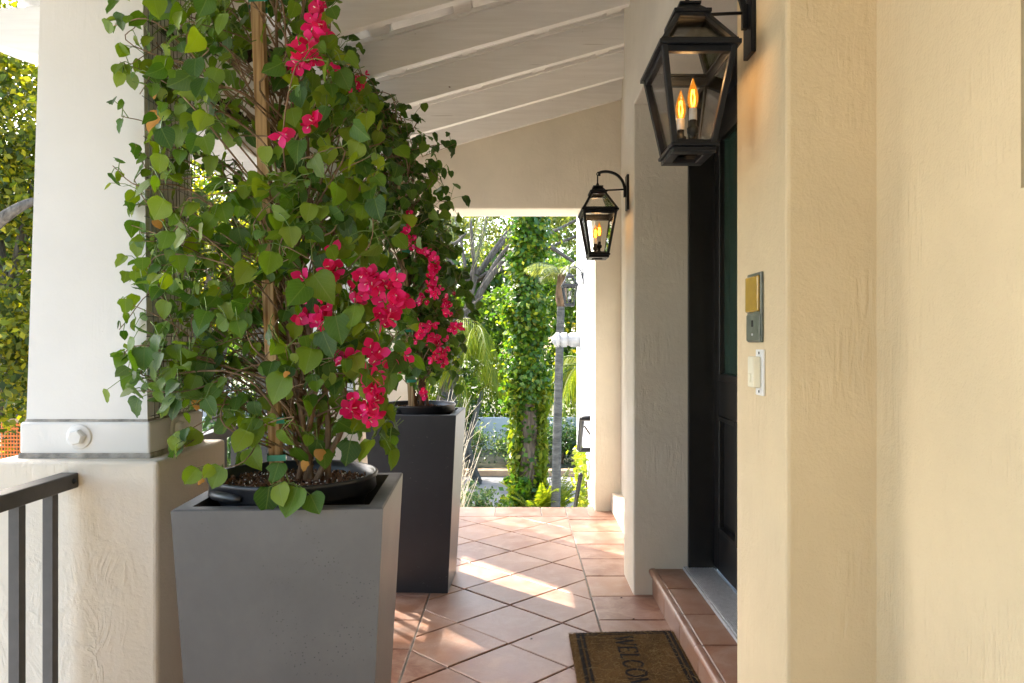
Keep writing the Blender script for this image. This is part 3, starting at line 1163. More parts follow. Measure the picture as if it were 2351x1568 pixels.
def pot(x, y, label, R=0.193, zt=0.893, chips=True, tilt=0.0):
    root = empty('nursery_pot', (x, y, 0.5), label, 'plant pot', 'black plastic nursery pots')
    root.rotation_euler = (tilt, 0, 0.3)
    d = -0.5
    m = MB()
    m.lathe([(0.0, 0.46 + d), (R * .74, 0.46 + d), (R * .85, zt - 0.045 + d), (R * .96, zt - 0.043 + d), (R * .985, zt - 0.036 + d), (R * .975, zt - 0.014 + d), (R, zt - 0.01 + d), (R * 1.005, zt - 0.003 + d), (R * .985, zt + d), (R * .955, zt - 0.003 + d), (R * .94, zt - 0.02 + d), (R * .87, zt - 0.06 + d)], (0, 0, 0), 48)
    m.build('body', M['pot'], root)
    for an in (-0.9, 2.2):
        m = MB()
        pts = []
        for t in np.linspace(-0.28, 0.28, 7):
            pts.append((R * 1.0 * math.cos(an - math.pi / 2 + t), R * 1.0 * math.sin(an - math.pi / 2 + t), zt - 0.028 + d))
        m.tube(pts, [0.006, .01, .0115, .0115, .0115, .01, .006], 8)
        m.build('grip', M['pot'], root)
    # soil with an uneven surface
    vs, fs = [(0, 0, zt - 0.022 + d)], []
    rings, nn = 9, 40
    for i in range(1, rings + 1):
        r = R * 0.93 * i / rings
        for k in range(nn):
            an = 2 * math.pi * k / nn
            vs.append((r * math.cos(an), r * math.sin(an), zt - 0.03 + d + random.uniform(-.004, .005)))
    for k in range(nn):
        fs.append((0, 1 + k, 1 + (k + 1) % nn))
    for i in range(rings - 1):
        for k in range(nn):
            k2 = (k + 1) % nn
            fs.append((1 + i * nn + k, 1 + (i + 1) * nn + k, 1 + (i + 1) * nn + k2, 1 + i * nn + k2))
    m = MB()
    m.add(vs, fs, smooth=True)
    soil = m.build('soil', M['soil'], root)
    m = MB()
    for i in range(900):
        an, r = random.uniform(0, 6.283), R * 0.9 * math.sqrt(random.random())
        c = Vector((r * math.cos(an), r * math.sin(an), zt - 0.026 + d + random.uniform(-.002, .006)))
        s = random.uniform(0.002, 0.0055)
        mt = Matrix.Translation(c) @ Euler((random.uniform(0, 6), random.uniform(0, 6), random.uniform(0, 6))).to_matrix().to_4x4()
        white = random.random() < 0.22
        if white:
            s *= 0.5
        m.box((-s, -s * .6, -s * .35), (s, s * .6, s * .35), 1 if white else 0, mt)
    mu = m.build('mulch', [M['chip'], M['perlite']], soil)
    mu['kind'] = 'stuff'
    return root


pot(-0.523, 1.812, 'black plastic pot with soil set in the light grey planter', zt=0.893)
pot(-0.492, 3.83, 'black plastic pot set in the charcoal planter', R=0.19, zt=0.893)


# ------------------------------------------------------------------ stakes
def stake(base, top, w, label, ties):
    root = empty('wooden_stake', base, label, 'garden stake', 'pine stakes holding up the bougainvilleas')
    d = Vector(top) - Vector(base)
    q = d.to_track_quat('Z', 'Y').to_matrix().to_4x4()
    m = MB()
    m.box((-w / 2, -w / 2, -0.05), (w / 2, w / 2, d.length), 0, q)
    m.build('post', M['stake'], root, bevel=0.0015)
    for t in ties:
        m = MB()
        z = d.length * t
        e = w / 2 + 0.003
        pts = [(-e, -e), (e, -e), (e + 0.03, -e + .01), (e + .03, e + .02), (-e, e)]
        vs, fs = [], []
        for p in pts:
            vs.append(q @ Vector((p[0], p[1], z - 0.007)))
            vs.append(q @ Vector((p[0], p[1], z + 0.007)))
        for i in range(len(pts)):
            j = (i + 1) % len(pts)
            fs.append((2 * i, 2 * j, 2 * j + 1, 2 * i + 1))
        m.add(vs, fs)
        m.build('tie', M['tape'], root)
    return root


S1B, S1T = Vector((-0.560, 1.80, 0.865)), Vector((-0.606, 1.80, 2.0))
stake(S1B, S1T, 0.027, 'pale pine stake with green ties rising from the grey planter', (0.985, 0.445, 0.135, 0.06))
S2B = P(945, 905, 3.80)
S2T = P(918, 395, 3.80)
stake((S2B.x, 3.80, 0.865), S2T, 0.027, 'pale pine stake in the charcoal planter', (0.66, 0.33, 0.12))


# ------------------------------------------------------------------ bougainvilleas
def leaf_variant(seed, bite=False):
    r = random.Random(seed)
    ts = [0, .05, .14, .28, .45, .62, .78, .9, 1.0]
    ws = [.03, .32, .455, .51, .49, .405, .265, .115, .0]
    wid = r.uniform(.86, 1.04)
    fold = r.uniform(.02, .42)
    curl = r.uniform(-.12, .5)
    wav = r.uniform(.01, .07)
    vs, uv, fs = [], [], []
    for i, (t, wv) in enumerate(zip(ts, ws)):
        wl = wv * wid * r.uniform(.93, 1.05)
        wr = wv * wid * r.uniform(.93, 1.05)
        if bite and i in (4, 5):
            wr *= r.uniform(.45, .75)
        y = t - (0.05 if 0 < i < 2 else 0)
        z = -curl * t * t
        z0 = z
        ph = r.uniform(0, 6)
        for s, ww in ((-1, wl), (-.5, wl), (0, 0), (.5, wr), (1, wr)):
            x = ww * s if abs(s) == 1 else (ww * s)
            zz = z0 + fold * abs(x) + (wav * math.sin(ph + t * 9) if abs(s) == 1 else 0) * (1 if 0 < i < 8 else 0) - 0.18 * x * x
            vs.append((x, y if s else t, zz))
            uv.append((0.5 + x, t))
    n = 5
    for i in range(len(ts) - 1):
        for k in range(4):
            fs.append((i * n + k, i * n + k + 1, (i + 1) * n + k + 1, (i + 1) * n + k))
    return vs, fs, uv


LV = [leaf_variant(s, s % 3 == 0) for s in range(14)]


def leaf_mesh(i, mat):
    vs, fs, uv = LV[i]
    m = MB()
    m.add(vs, fs, smooth=True)
    me = m.mesh('leaf', mat)
    ul = me.uv_layers.new(name='UVMap')
    idx = np.empty(len(me.loops), dtype=np.int32)
    me.loops.foreach_get('vertex_index', idx)
    ul.data.foreach_set('uv', np.array(uv, dtype=np.float32)[idx].ravel())
    return me


def flower_variant(seed):
    r = random.Random(seed)
    m = MB()
    for k in range(3):
        a = k * 2.094 + r.uniform(-.2, .2)
        op = r.uniform(.45, .95)
        rows = [(0, .05), (.2, .3), (.45, .44), (.7, .36), (.9, .15), (1.0, .0)]
        vs, fs = [], []
        for (t, w_) in rows:
            for s in (-1, 0, 1):
                x = s * w_ * r.uniform(.92, 1.08)
                y = math.sin(op) * t + 0.06 + .12 * t * t
                z = math.cos(op) * t + .12 * abs(s) * w_ - .15 * t * t + r.uniform(-.02, .02)
                vs.append((x * math.cos(a) - y * math.sin(a), x * math.sin(a) + y * math.cos(a), z))
        for i in range(5):
            for q in range(2):
                fs.append((i * 3 + q, i * 3 + q + 1, (i + 1) * 3 + q + 1, (i + 1) * 3 + q))
        m.add(vs, fs, smooth=True)
    m.tube([(0, 0, 0), (0.02, 0, .5)], [.03, .05], 5, 1)
    return m.mesh('flower', [M['bract'], M['ivory']])


FLW = [flower_variant(50 + i) for i in range(5)]


def inpoly(p, poly):
    x, y = p
    c = False
    j = len(poly) - 1
    for i in range(len(poly)):
        xi, yi = poly[i]
        xj, yj = poly[j]
        if (yi > y) != (yj > y) and x < (xj - xi) * (y - yi) / (yj - yi) + xi:
            c = not c
        j = i
    return c


class Plant:
    def __init__(self, base, label, mat, axis_top):
        self.root = empty('bougainvillea', base, label, 'bougainvillea', 'potted bougainvilleas')
        self.base = Vector(base)
        self.mat = mat
        self.leaves = []
        self.stems = MB()
        self.pet = MB()
        self.flowers = []
        self.axis_top = Vector(axis_top)
        self.keep = None

    def axis(self, t):
        return self.base.lerp(self.axis_top, t)

    def add_leaf(self, pos, size, stem=None, face=None, rnd=.72, tip=None, force=False):
        if self.keep is not None and not force and not self.keep(pos):
            return
        out = Vector((pos.x - self.axis(.5).x, pos.y - self.axis(.5).y, 0))
        out = out.normalized() if out.length > .02 else Vector((0, -1, 0))
        n = (face if face is not None else out * .55 + Vector((0.05, -.62, .5)))
        n = n + Vector((random.gauss(0, rnd), random.gauss(0, rnd), random.gauss(0, rnd)))
        n.normalize()
        t = (tip if tip is not None else Vector((0, 0, -1)) + out * .35) + Vector((random.gauss(0, .45), random.gauss(0, .35), random.gauss(0, .3)))
        t = t - n * t.dot(n)
        if t.length < .05:
            t = n.orthogonal()
        t.normalize()
        x = t.cross(n).normalized()
        self.leaves.append((pos, x, t, n, size))
        if stem is not None:
            mid = (pos + stem) / 2 + Vector((0, 0, .006))
            self.pet.tube([stem, mid, pos], [.0013, .0011, .0009], 4, cap=False)

    def branch(self, target, r0=.0026, leaves=9, size=(.04, .066), spread=.055, wig=.05, lo=.35):
        h = (target.z - self.base.z) / max(.01, self.axis_top.z - self.base.z)
        t0 = max(random.uniform(.02, .16), min(.97, h - random.uniform(.03, .30)))
        p0 = self.axis(t0) + Vector((random.uniform(-.03, .03), random.uniform(-.03, .03), 0))
        m1 = p0.lerp(target, .4) + Vector((random.gauss(0, wig), random.gauss(0, wig), abs(random.gauss(0, wig)) + .03))
        m2 = p0.lerp(target, .75) + Vector((random.gauss(0, wig * .8), random.gauss(0, wig * .8), abs(random.gauss(0, wig))))
        pts = curve([p0, m1, m2, target], 5)
        rr = [r0 * (1 - .62 * i / (len(pts) - 1)) for i in range(len(pts))]
        self.stems.tube(pts, rr, 5)
        for _ in range(leaves):
            t = random.uniform(lo, 1.0) ** .8
            f = t * (len(pts) - 1)
            i = min(int(f), len(pts) - 2)
            sp = pts[i].lerp(pts[i + 1], f - i)
            off = Vector((random.gauss(0, spread * .6), random.gauss(0, spread * .6) - .012, random.gauss(0, spread * .55) + .004))
            self.add_leaf(sp + off, random.uniform(*size) * (1 if random.random() < .75 else .62), sp)
        return pts

    def finish(self, ind=300):
        L = sorted(self.leaves, key=lambda l: -(l[4] / l[0].y) * max(.15, abs(l[3].y)))
        meshes = [leaf_mesh(i, self.mat) for i in range(len(LV))]
        inv = Matrix.Translation(-self.base)
        for (pos, x, t, n, s) in L[:ind]:
            me = meshes[random.randrange(len(meshes))]
            o = bpy.data.objects.new('leaf', me)
            COL.objects.link(o)
            o.parent = self.root
            mt = Matrix.Translation(pos - self.base) @ Matrix((x, t, n)).transposed().to_4x4() @ Matrix.Diagonal((s, s, s, 1))
            o.matrix_local = mt
        rest = L[ind:]
        if rest:
            V, F, U = [], [], []
            for (pos, x, t, n, s) in rest:
                vs, fs, uv = LV[random.randrange(len(LV))]
                b = len(V)
                pos = pos - self.base
                for v in vs:
                    p = pos + (x * v[0] + t * v[1] + n * v[2]) * s
                    V.append((p.x, p.y, p.z))
                U += uv
                F += [tuple(b + i for i in f) for f in fs]
            m = MB()
            m.add(V, F, smooth=True)
            me = m.mesh('foliage', self.mat)
            ul = me.uv_layers.new(name='UVMap')
            idx = np.empty(len(me.loops), dtype=np.int32)
            me.loops.foreach_get('vertex_index', idx)
            ul.data.foreach_set('uv', np.array(U, dtype=np.float32)[idx].ravel())
            o = link('foliage', me, self.root)
            o['kind'] = 'stuff'
        o = self.stems.build('stem', M['twig'], self.root)
        o.location = -self.base
        o = self.pet.build('petiole', M['petiole'], self.root)
        o.location = -self.base
        o['kind'] = 'stuff'
        for (pos, s, d) in self.flowers:
            o = link('flower', random.choice(FLW), self.root, pos - self.base)
            o.rotation_euler = d
            o.scale = (s, s, s)


def flower_rot(dirv):
    q = Vector(dirv).normalized().to_track_quat('Z', 'Y')
    e = (q @ Euler((0, 0, random.uniform(0, 6.28))).to_quaternion()).to_euler()
    return e


p1 = Plant((-0.50, 1.825, 0.868), 'bougainvillea with large leaves and pink flowers in the grey foreground planter', M['leaf'], (-0.585, 1.86, 2.25))


def stake_clear(p):
    # leaves that would sit right against the front of the stake are thinned out where the tie wraps hold them aside
    t = (p.z - S1B.z) / (S1T.z - S1B.z)
    if p.y > 1.86 or not (0 < t < 1):
        return True
    sx = (S1B.x + (S1T.x - S1B.x) * t) * p.y / 1.80
    if abs(p.x - sx) < .040 and (t > .68 or t < .22 or .36 < t < .42):
        return random.random() < .08
    return True


p1.keep = stake_clear
# main canes up along the stake
for k in range(5):
    b = p1.base + Vector((random.uniform(-.05, .05), random.uniform(-.04, .06), 0))
    pts = [b]
    for i in range(1, 8):
        pts.append(p1.axis(i / 7) + Vector((random.gauss(0, .028) + .03, random.gauss(0, .03) + .02, 0)))
    cp = curve(pts, 4)
    p1.stems.tube(cp, [.0075 - .005 * i / len(cp) for i in range(len(cp))], 6)
POLY1 = [(225, -70), (790, -70), (792, 60), (800, 120), (845, 260), (880, 420), (890, 520), (880, 640), (925, 700), (920, 850), (880, 930), (800, 990), (570, 1000), (480, 930), (340, 930), (290, 850), (305, 760), (300, 600), (310, 480), (290, 420), (345, 260), (330, 120)]
HOLES = [(470, 440, 62, 55), (545, 830, 70, 62), (560, 985, 62, 60), (590, 340, 30, 40), (450, 110, 30, 34), (540, 250, 26, 40), (800, 930, 50, 40), (700, 500, 26, 36), (745, 410, 22, 30)]


def sample1():
    while True:
        u, v = random.uniform(220, 930), random.uniform(-70, 1000)
        if not inpoly((u, v), POLY1):
            continue
        if any(((u - a) / c) ** 2 + ((v - b) / d) ** 2 < 1 for a, b, c, d in HOLES) and random.random() < .93:
            continue
        return u, v


for k in range(165):
    u, v = sample1()
    Y = 1.83 + random.uniform(-.24, .26) + (0.0 if u < 420 else 0)
    p1.branch(P(u, v, Y), leaves=random.randint(6, 9), size=(.025, .050), spread=.048)
# extra leaves filling the bush outline, each on its own petiole
for k in range(560):
    u, v = sample1()
    Y = 1.80 + random.uniform(-.24, .28) + (0.0 if u < 420 else 0)
    p = P(u, v, Y)
    p1.add_leaf(p, random.uniform(.028, .053), p + Vector((random.uniform(-.03, .03), .02, .03)))
# particular shoots of the photograph
for (u, v, Y, n) in ((215, 60, 1.95, 3), (262, 110, 2.0, 4), (262, 440, 2.02, 6), (240, 822, 1.92, 4), (280, 700, 1.95, 4), (300, 880, 1.95, 6), (440, 1015, 1.78, 6), (400, 1040, 1.72, 5), (470, 1080, 1.70, 4), (900, 985, 1.80, 6), (905, 700, 1.75, 5)):
    p1.branch(P(u, v, Y), leaves=n, spread=.03, lo=.8, size=(.03, .055))
# thin trailing shoots reaching left across the column and out to the right
for k in range(16):
    v = random.uniform(20, 900)
    p1.branch(P(random.uniform(250, 330), v, random.uniform(1.74, 1.82)), r0=.0026, leaves=random.randint(3, 5), size=(.024, .042), spread=.028, wig=.06, lo=.78)
for k in range(10):
    p1.branch(P(random.uniform(780, 860), random.uniform(40, 500), random.uniform(1.7, 1.9)), r0=.0024, leaves=4, size=(.028, .046), spread=.03, lo=.75)
for k in range(15):
    p1.branch(P(random.uniform(270, 460), random.uniform(780, 925), random.uniform(1.70, 1.9)), r0=.003, leaves=7, size=(.028, .054), spread=.045, lo=.5)
for k in range(14):
    p1.branch(P(random.uniform(420, 800), random.uniform(120, 520), random.uniform(1.58, 1.72)), r0=.003, leaves=6, size=(.03, .056), spread=.045, lo=.55)
# the hanging shoot in front of the planter
hp = [P(640, 1090, 1.74), P(655, 1085, 1.66), P(665, 1110, 1.60)]
p1.stems.tube(curve(hp, 4), .0018, 5)
for (u, v, s) in ((618, 1118, .058), (683, 1118, .066), (640, 1112, .05), (712, 1135, .048), (640, 1062, .05)):
    p1.add_leaf(P(u, v, 1.585), s, hp[-1], face=Vector((0, -1, .35)), rnd=.2, tip=Vector((0, 0, -1)), force=True)
# leaves hanging low over the pot
for k in range(60):
    u, v = random.uniform(500, 900), random.uniform(900, 1040)
    if abs(u - 640) < 26:
        continue
    p = P(u, v, random.uniform(1.66, 1.95))
    p1.add_leaf(p, random.uniform(.034, .062), p + Vector((random.uniform(-.04, .04), .03, .035)))
# big leaves in front of the flowers
for (u, v, s) in ((720, 630, .068), (815, 700, .058), (770, 725, .058), (715, 800, .056), (655, 860, .062), (740, 760, .06), (700, 655, .06), (860, 455, .052), (800, 705, .05)):
    p1.add_leaf(P(u, v, 1.56 + random.uniform(-.02, .03)), s, P(u, v - 15, 1.62), face=Vector((random.uniform(-.3, .3), -1, .4)), rnd=.18)


def flower_spray(pl, cx, cy, n, ru, rv, Y, dy=.03, s=(.02, .029)):
    for _ in range(n):
        u, v = random.gauss(cx, ru * .55), random.gauss(cy, rv * .55)
        p = P(u, v, Y + random.uniform(-dy, dy))
        d = Vector((random.gauss(0, .6), -.7 + random.gauss(0, .4), random.gauss(.1, .5)))
        pl.flowers.append((p, random.uniform(*s), flower_rot(d)))


for a in ((760, 605, 8, 22, 30, 1.62), (745, 660, 12, 48, 34, 1.63), (745, 715, 7, 34, 22, 1.64), (860, 648, 13, 38, 30, 1.60), (905, 690, 12, 28, 34, 1.59), (830, 678, 8, 36, 24, 1.62), (885, 722, 5, 18, 14, 1.6),
          (860, 812, 7, 16, 24, 1.64), (800, 828, 5, 22, 12, 1.64), (912, 832, 5, 16, 18, 1.66), (858, 885, 10, 20, 34, 1.63), (855, 940, 9, 24, 24, 1.62), (805, 935, 5, 14, 18, 1.66), (700, 730, 4, 22, 10, 1.68),
          (735, 20, 6, 12, 20, 1.8), (730, 80, 5, 14, 12, 1.8), (712, 100, 7, 14, 26, 1.82), (695, 145, 6, 20, 12, 1.82), (722, 285, 4, 10, 20, 1.8), (758, 163, 2, 8, 8, 1.8), (640, 170, 3, 20, 14, 1.95), (690, 225, 2, 8, 8, 1.8), (722, 60, 6, 16, 30, 1.62), (705, 118, 8, 20, 26, 1.62), (690, 152, 5, 20, 10, 1.62), (815, 200, 4, 10, 10, 1.8), (655, 310, 3, 12, 10, 1.62), (718, 275, 4, 8, 18, 1.62)):
    flower_spray(p1, *a)
for k in range(2):
    pass
p1.finish(300)
# dry leaves still hanging in the bush
dm = leaf_mesh(3, M['dryleaf'])
for (u, v, Y, s) in ((352, 272, 1.80, .06), (352, 218, 1.80, .03), (360, 520, 1.80, .03), (455, 930, 1.72, .032), (735, 1050, 1.70, .03), (660, 872, 1.56, .016), (465, 1118, 1.70, .018), (700, 1078, 1.7, .025)):
    o = link('dry_leaf', dm, p1.root, P(u, v - 20, Y) - p1.base)
    o.rotation_euler = (math.radians(-100) + random.uniform(-.4, .4), random.uniform(-.5, .5), random.uniform(-.5, .5))
    o.scale = (s, s, s)
# gnarled old vine wood running across under the beam
m = MB()
pts = curve([P(500, 118, 2.3), P(545, 105, 2.35), P(600, 130, 2.45), P(650, 128, 2.5), P(690, 100, 2.6), P(705, 40, 2.7), P(710, -40, 2.8)], 8)
m.tube([p + Vector((random.gauss(0, .006), random.gauss(0, .006), random.gauss(0, .006))) for p in pts], [.022 + random.uniform(-.006, .008) for _ in pts], 8)
pts = curve([P(490, 215, 2.3), P(540, 260, 2.3), P(600, 290, 2.35), P(680, 330, 2.6)], 8)
m.tube([p + Vector((random.gauss(0, .005), 0, random.gauss(0, .005))) for p in pts], [.013 + random.uniform(-.004, .005) for _ in pts], 7)
ov = m.build('old_stem', M['oldvine'], p1.root)
ov.location = -p1.base

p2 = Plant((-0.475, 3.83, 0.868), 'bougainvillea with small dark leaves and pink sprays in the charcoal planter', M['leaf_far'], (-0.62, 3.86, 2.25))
for k in range(6):
    b = p2.base + Vector((random.uniform(-.06, .06), random.uniform(-.05, .05), 0))
    pts = [b]
    for i in range(1, 8):
        pts.append(p2.axis(i / 7) + Vector((random.gauss(0, .04) + .03, random.gauss(0, .04), 0)))
    cp = curve(pts, 4)
    p2.stems.tube(cp, [.008 - .0055 * i / len(cp) for i in range(len(cp))], 6)
POLY2 = [(780, 190), (860, 230), (930, 300), (1000, 370), (1020, 470), (1050, 580), (1085, 640), (1075, 720), (1060, 800), (1050, 870), (980, 890), (900, 890), (850, 850), (820, 700), (800, 500), (780, 350)]
UPPER2 = [(750, 60), (815, 110), (870, 230), (890, 330), (800, 320), (760, 180)]
for k in range(205):
    while True:
        u, v = random.uniform(760, 1090), random.uniform(180, 890)
        if inpoly((u, v), POLY2):
            if v > 800 and random.random() < .55:
                continue
            break
    p2.branch(P(u, v, 3.84 + random.uniform(-.26, .26)), r0=.003, leaves=random.randint(7, 11), size=(.038, .062), spread=.065, wig=.07)
for k in range(34):
    while True:
        u, v = random.uniform(750, 890), random.uniform(60, 330)
        if inpoly((u, v), UPPER2):
            break
    p2.branch(P(u, v, 3.75 + random.uniform(-.4, .2)), r0=.003, leaves=8, size=(.034, .055), spread=.06, lo=.6)
for (u, v, n) in ((1030, 470, 4), (1010, 380, 2), (1065, 620, 5), (1085, 655, 4), (1060, 860, 6)):
    p2.branch(P(u, v, 3.82), leaves=n, size=(.04, .055), spread=.035, lo=.8)
for a in ((937, 510, 7, 8, 22, 3.6), (950, 555, 9, 14, 16, 3.6), (975, 580, 6, 12, 12, 3.6), (998, 610, 12, 8, 26, 3.58), (995, 655, 10, 12, 26, 3.58), (965, 690, 6, 14, 14, 3.62), (1028, 700, 10, 8, 24, 3.58), (985, 745, 10, 24, 14, 3.6), (1008, 790, 16, 20, 22, 3.6), (1010, 825, 12, 14, 16, 3.6), (1045, 755, 7, 14, 10, 3.6), (975, 770, 8, 18, 14, 3.6), (972, 905, 4, 6, 10, 3.7), (830, 180, 5, 10, 14, 3.7), (815, 205, 5, 16, 8, 3.7)):
    flower_spray(p2, *a, dy=.05, s=(.021, .03))
p2.finish(300)


# ------------------------------------------------------------------ lanterns
def lantern(y, wallx, zb, label, metal, lit, group='black wall lanterns'):
    cx = -0.153
    root = empty('wall_lantern', (wallx, y, zb), label, 'lantern', group)

    def body(o, k=1.52):
        o.scale = (1, k, 1)
        return o

    def ring(m, z, h, w_, t):
        # square hoop of half width h, bar width w_, height t
        m.box((cx - h, -h, z), (cx + h, -h + w_, z + t))
        m.box((cx - h, h - w_, z), (cx + h, h, z + t))
        m.box((cx - h, -h + w_, z), (cx - h + w_, h - w_, z + t))
        m.box((cx + h - w_, -h + w_, z), (cx + h, h - w_, z + t))
    # base tray with an opening
    m = MB()
    ring(m, 0.0, 0.049, 0.022, 0.012)
    ring(m, 0.012, 0.054, 0.02, 0.008)
    body(m.build('base_tray', metal, root, bevel=0.002))
    hb, ht = 0.044, 0.079
    z0, z1 = 0.020, 0.222
    m = MB()
    ring(m, z0, hb + 0.003, 0.010, 0.009)
    ring(m, z1 - 0.014, ht + 0.002, 0.011, 0.014)
    ring(m, z1, ht + 0.0105, 0.018, 0.010)
    ring(m, z1 + 0.010, ht + 0.006, 0.016, 0.006)
    for sx in (-1, 1):
        for sy in (-1, 1):
            a = Vector((cx + sx * hb, sy * hb, z0))
            b = Vector((cx + sx * (ht - .002), sy * (ht - .002), z1))
            d = 0.0065
            vs = []
            for p in (a, b):
                vs += [(p.x - d, p.y - d, p.z), (p.x + d, p.y - d, p.z), (p.x + d, p.y + d, p.z), (p.x - d, p.y + d, p.z)]
            m.add(vs, [(0, 1, 5, 4), (1, 2, 6, 5), (2, 3, 7, 6), (3, 0, 4, 7)])
    body(m.build('cage', metal, root, bevel=0.0012))
    z2, z3 = 0.238, 0.318
    h2, h3 = 0.077, 0.033
    m = MB()
    for sx in (-1, 1):
        for sy in (-1, 1):
            a = Vector((cx + sx * h2, sy * h2, z2))
            b = Vector((cx + sx * h3, sy * h3, z3))
            d = 0.0065
            vs = []
            for p in (a, b):
                vs += [(p.x - d, p.y - d, p.z), (p.x + d, p.y - d, p.z), (p.x + d, p.y + d, p.z), (p.x - d, p.y + d, p.z)]
            m.add(vs, [(0, 1, 5, 4), (1, 2, 6, 5), (2, 3, 7, 6), (3, 0, 4, 7)])
    ring(m, z3 - 0.006, h3 + 0.006, 0.012, 0.010)
    body(m.build('roof_frame', metal, root, bevel=0.0012))
    m = MB()
    m.frust(0.322, (0.043, 0.043), 0.331, (0.043, 0.043), (cx, 0))
    m.frust(0.331, (0.038, 0.038), 0.352, (0.021, 0.021), (cx, 0))
    m.frust(0.352, (0.025, 0.025), 0.358, (0.025, 0.025), (cx, 0))
    body(m.build('cap', metal, root, bevel=0.0015), 1.45)
    # panes
    for (za, ha, zb2, hb2, nm) in ((z0 + .006, hb - .003, z1 - .008, ht - .005, 'pane'), (z2 + .002, h2 - .004, z3 - .004, h3 - .003, 'roof_pane')):
        for k in range(4):
            mm = MB()
            rot = Matrix.Rotation(k * math.pi / 2, 4, 'Z')
            vs = [Vector((-ha, -ha, za)), Vector((ha, -ha, za)), Vector((hb2, -hb2, zb2)), Vector((-hb2, -hb2, zb2))]
            vs = vs + [v + Vector((0, 0.0015, 0)) for v in vs]
            vs = [rot @ v + Vector((cx, 0, 0)) for v in vs]
            mm.add(vs, [(0, 1, 2, 3), (7, 6, 5, 4), (0, 4, 5, 1), (1, 5, 6, 2), (2, 6, 7, 3), (3, 7, 4, 0)])
            body(mm.build(nm, M['pane'], root))
    # hook rod, scroll arm, tie bar, back plate
    m = MB()
    m.lathe([(0.006, 0.358), (0.009, 0.364), (0.006, 0.372), (0.0035, 0.378), (0.0035, 0.41), (0.0, 0.412)], (cx, 0, 0), 10)
    m.tube(curve([(cx, 0, 0.41), (cx - .004, 0, .422), (cx + .004, 0, .43), (cx + .01, 0, .418)], 4), .003, 6)
    m.build('hook', metal, root)
    m = MB()
    pts = curve([(cx + 0.008, 0, 0.412), (cx + 0.012, 0, 0.428), (cx + .05, 0, .432), (cx + .092, 0, .419), (cx + .122, 0, .388), (cx + .135, 0, .345), (cx + .136, 0, .312)], 6)
    vs, fs = [], []
    for i, p in enumerate(pts):
        d = (pts[min(i + 1, len(pts) - 1)] - pts[max(i - 1, 0)]).normalized()
        nn = Vector((d.z, 0, -d.x))
        for (a, b) in ((-1, -1), (1, -1), (1, 1), (-1, 1)):
            vs.append(p + nn * a * .0062 + Vector((0, b * .0062, 0)))
    for i in range(len(pts) - 1):
        for k in range(4):
            k2 = (k + 1) % 4
            fs.append((i * 4 + k, i * 4 + k2, (i + 1) * 4 + k2, (i + 1) * 4 + k))
    m.add(vs, fs)
    m.box((cx + .129, -.008, .306), (cx + .148, .008, .362))
    m.build('scroll_arm', metal, root, bevel=.001)
    m = MB()
    m.tube([(cx + .03, 0, .3395), (cx + .135, 0, .3445)], .0042, 8)
    m.build('tie_bar', metal, root)
    m = MB()
    m.box((-0.012, -.032, .242), (-.0005, .032, .414))
    m.build('back_plate', metal, root, bevel=.002)
    # two candle lamps one behind the other
    for k, dy in enumerate((-.040, .044)):
        x = cx + (0.004 if k == 0 else -.006)
        m = MB()
        m.lathe([(0, .02), (.013, .02), (.014, .03), (.006, .036), (.006, .046), (.013, .05), (.014, .062), (.0085, .066), (.0085, .08)], (x, dy, 0), 12)
        m.build('candle_holder', metal, root)
        m = MB()
        m.lathe([(.0095, .08), (.0095, .104), (.0085, .107)], (x, dy, 0), 14)
        m.build('sleeve', M['alu'], root)
        m = MB()
        m.lathe([(.0075, .106), (.0095, .112), (.0125, .124), (.0128, .133), (.0108, .146), (.0072, .158), (.0035, .168), (.0012, .176), (0, .178)], (x, dy, 0), 16)
        b = m.build('bulb', M['bulb'] if lit else M['bulb_off'], root)
        m = MB()
        for q in range(4):
            an = q * math.pi / 2 + .4
            m.tube(curve([(x + .002 * math.cos(an), dy + .002 * math.sin(an), .112), (x + .006 * math.cos(an), dy + .006 * math.sin(an), .128), (x + .003 * math.cos(an + 1), dy + .003 * math.sin(an + 1), .15)], 4), .0008, 4)
        m.build('filament', M['filament'] if lit else M['filament_off'], b)
    if lit:
        ld = bpy.data.lights.new('bulb_light', 'POINT')
        ld.energy = 0.085
        ld.color = (1.0, 0.56, 0.22)
        ld.shadow_soft_size = 0.02
        lo = bpy.data.objects.new('bulb_light', ld)
        COL.objects.link(lo)
        lo.parent = root
        lo.location = (cx, 0, .20)
    return root


lantern(1.81, XP, 1.630, 'large near black wall lantern with two lit amber candle bulbs', M['black'], True)
lantern(3.81, XP, 1.610, 'lit black wall lantern on the pier beyond the front door', M['black'], True)
lantern(8.4, 0.735, 1.585, 'unlit distant wall lantern on the sunlit white wing', M['bluegrey'], False)

# ------------------------------------------------------------------ intercom and doorbell on the near pier
ic = empty('intercom_panel', (XP, 1.776, 1.28), 'grey green intercom plate with mustard yellow upper panel above the doorbell', 'intercom')
m = MB()
m.box((-0.007, -.052, -.082), (-0.0003, .052, .078))
m.build('plate', M['verdigris'], ic, bevel=.003)
m = MB()
m.box((-0.0125, -.044, -.012), (-.006, .05, .07))
m.build('yellow_panel', M['brass_panel'], ic, bevel=.003)
m = MB()
m.box((-0.0095, -.05, -.079), (-.006, .05, -.018))
m.build('lower_plate', M['verdigris'], ic, bevel=.002)
m = MB()
m.box((-0.0105, -.004, -.046), (-.009, .008, -.031))
m.build('key_slot', M['darkhole'], ic)
m = MB()
m.lathe([(0, -.0115), (.003, -.011), (.0035, -.009)], (0, .002, -.064), 10, axis='X')
m.build('screw', M['alu'], ic)
db = empty('doorbell', (XP, 1.742, 1.13), 'ivory doorbell push on a white plate on the near pier', 'doorbell')
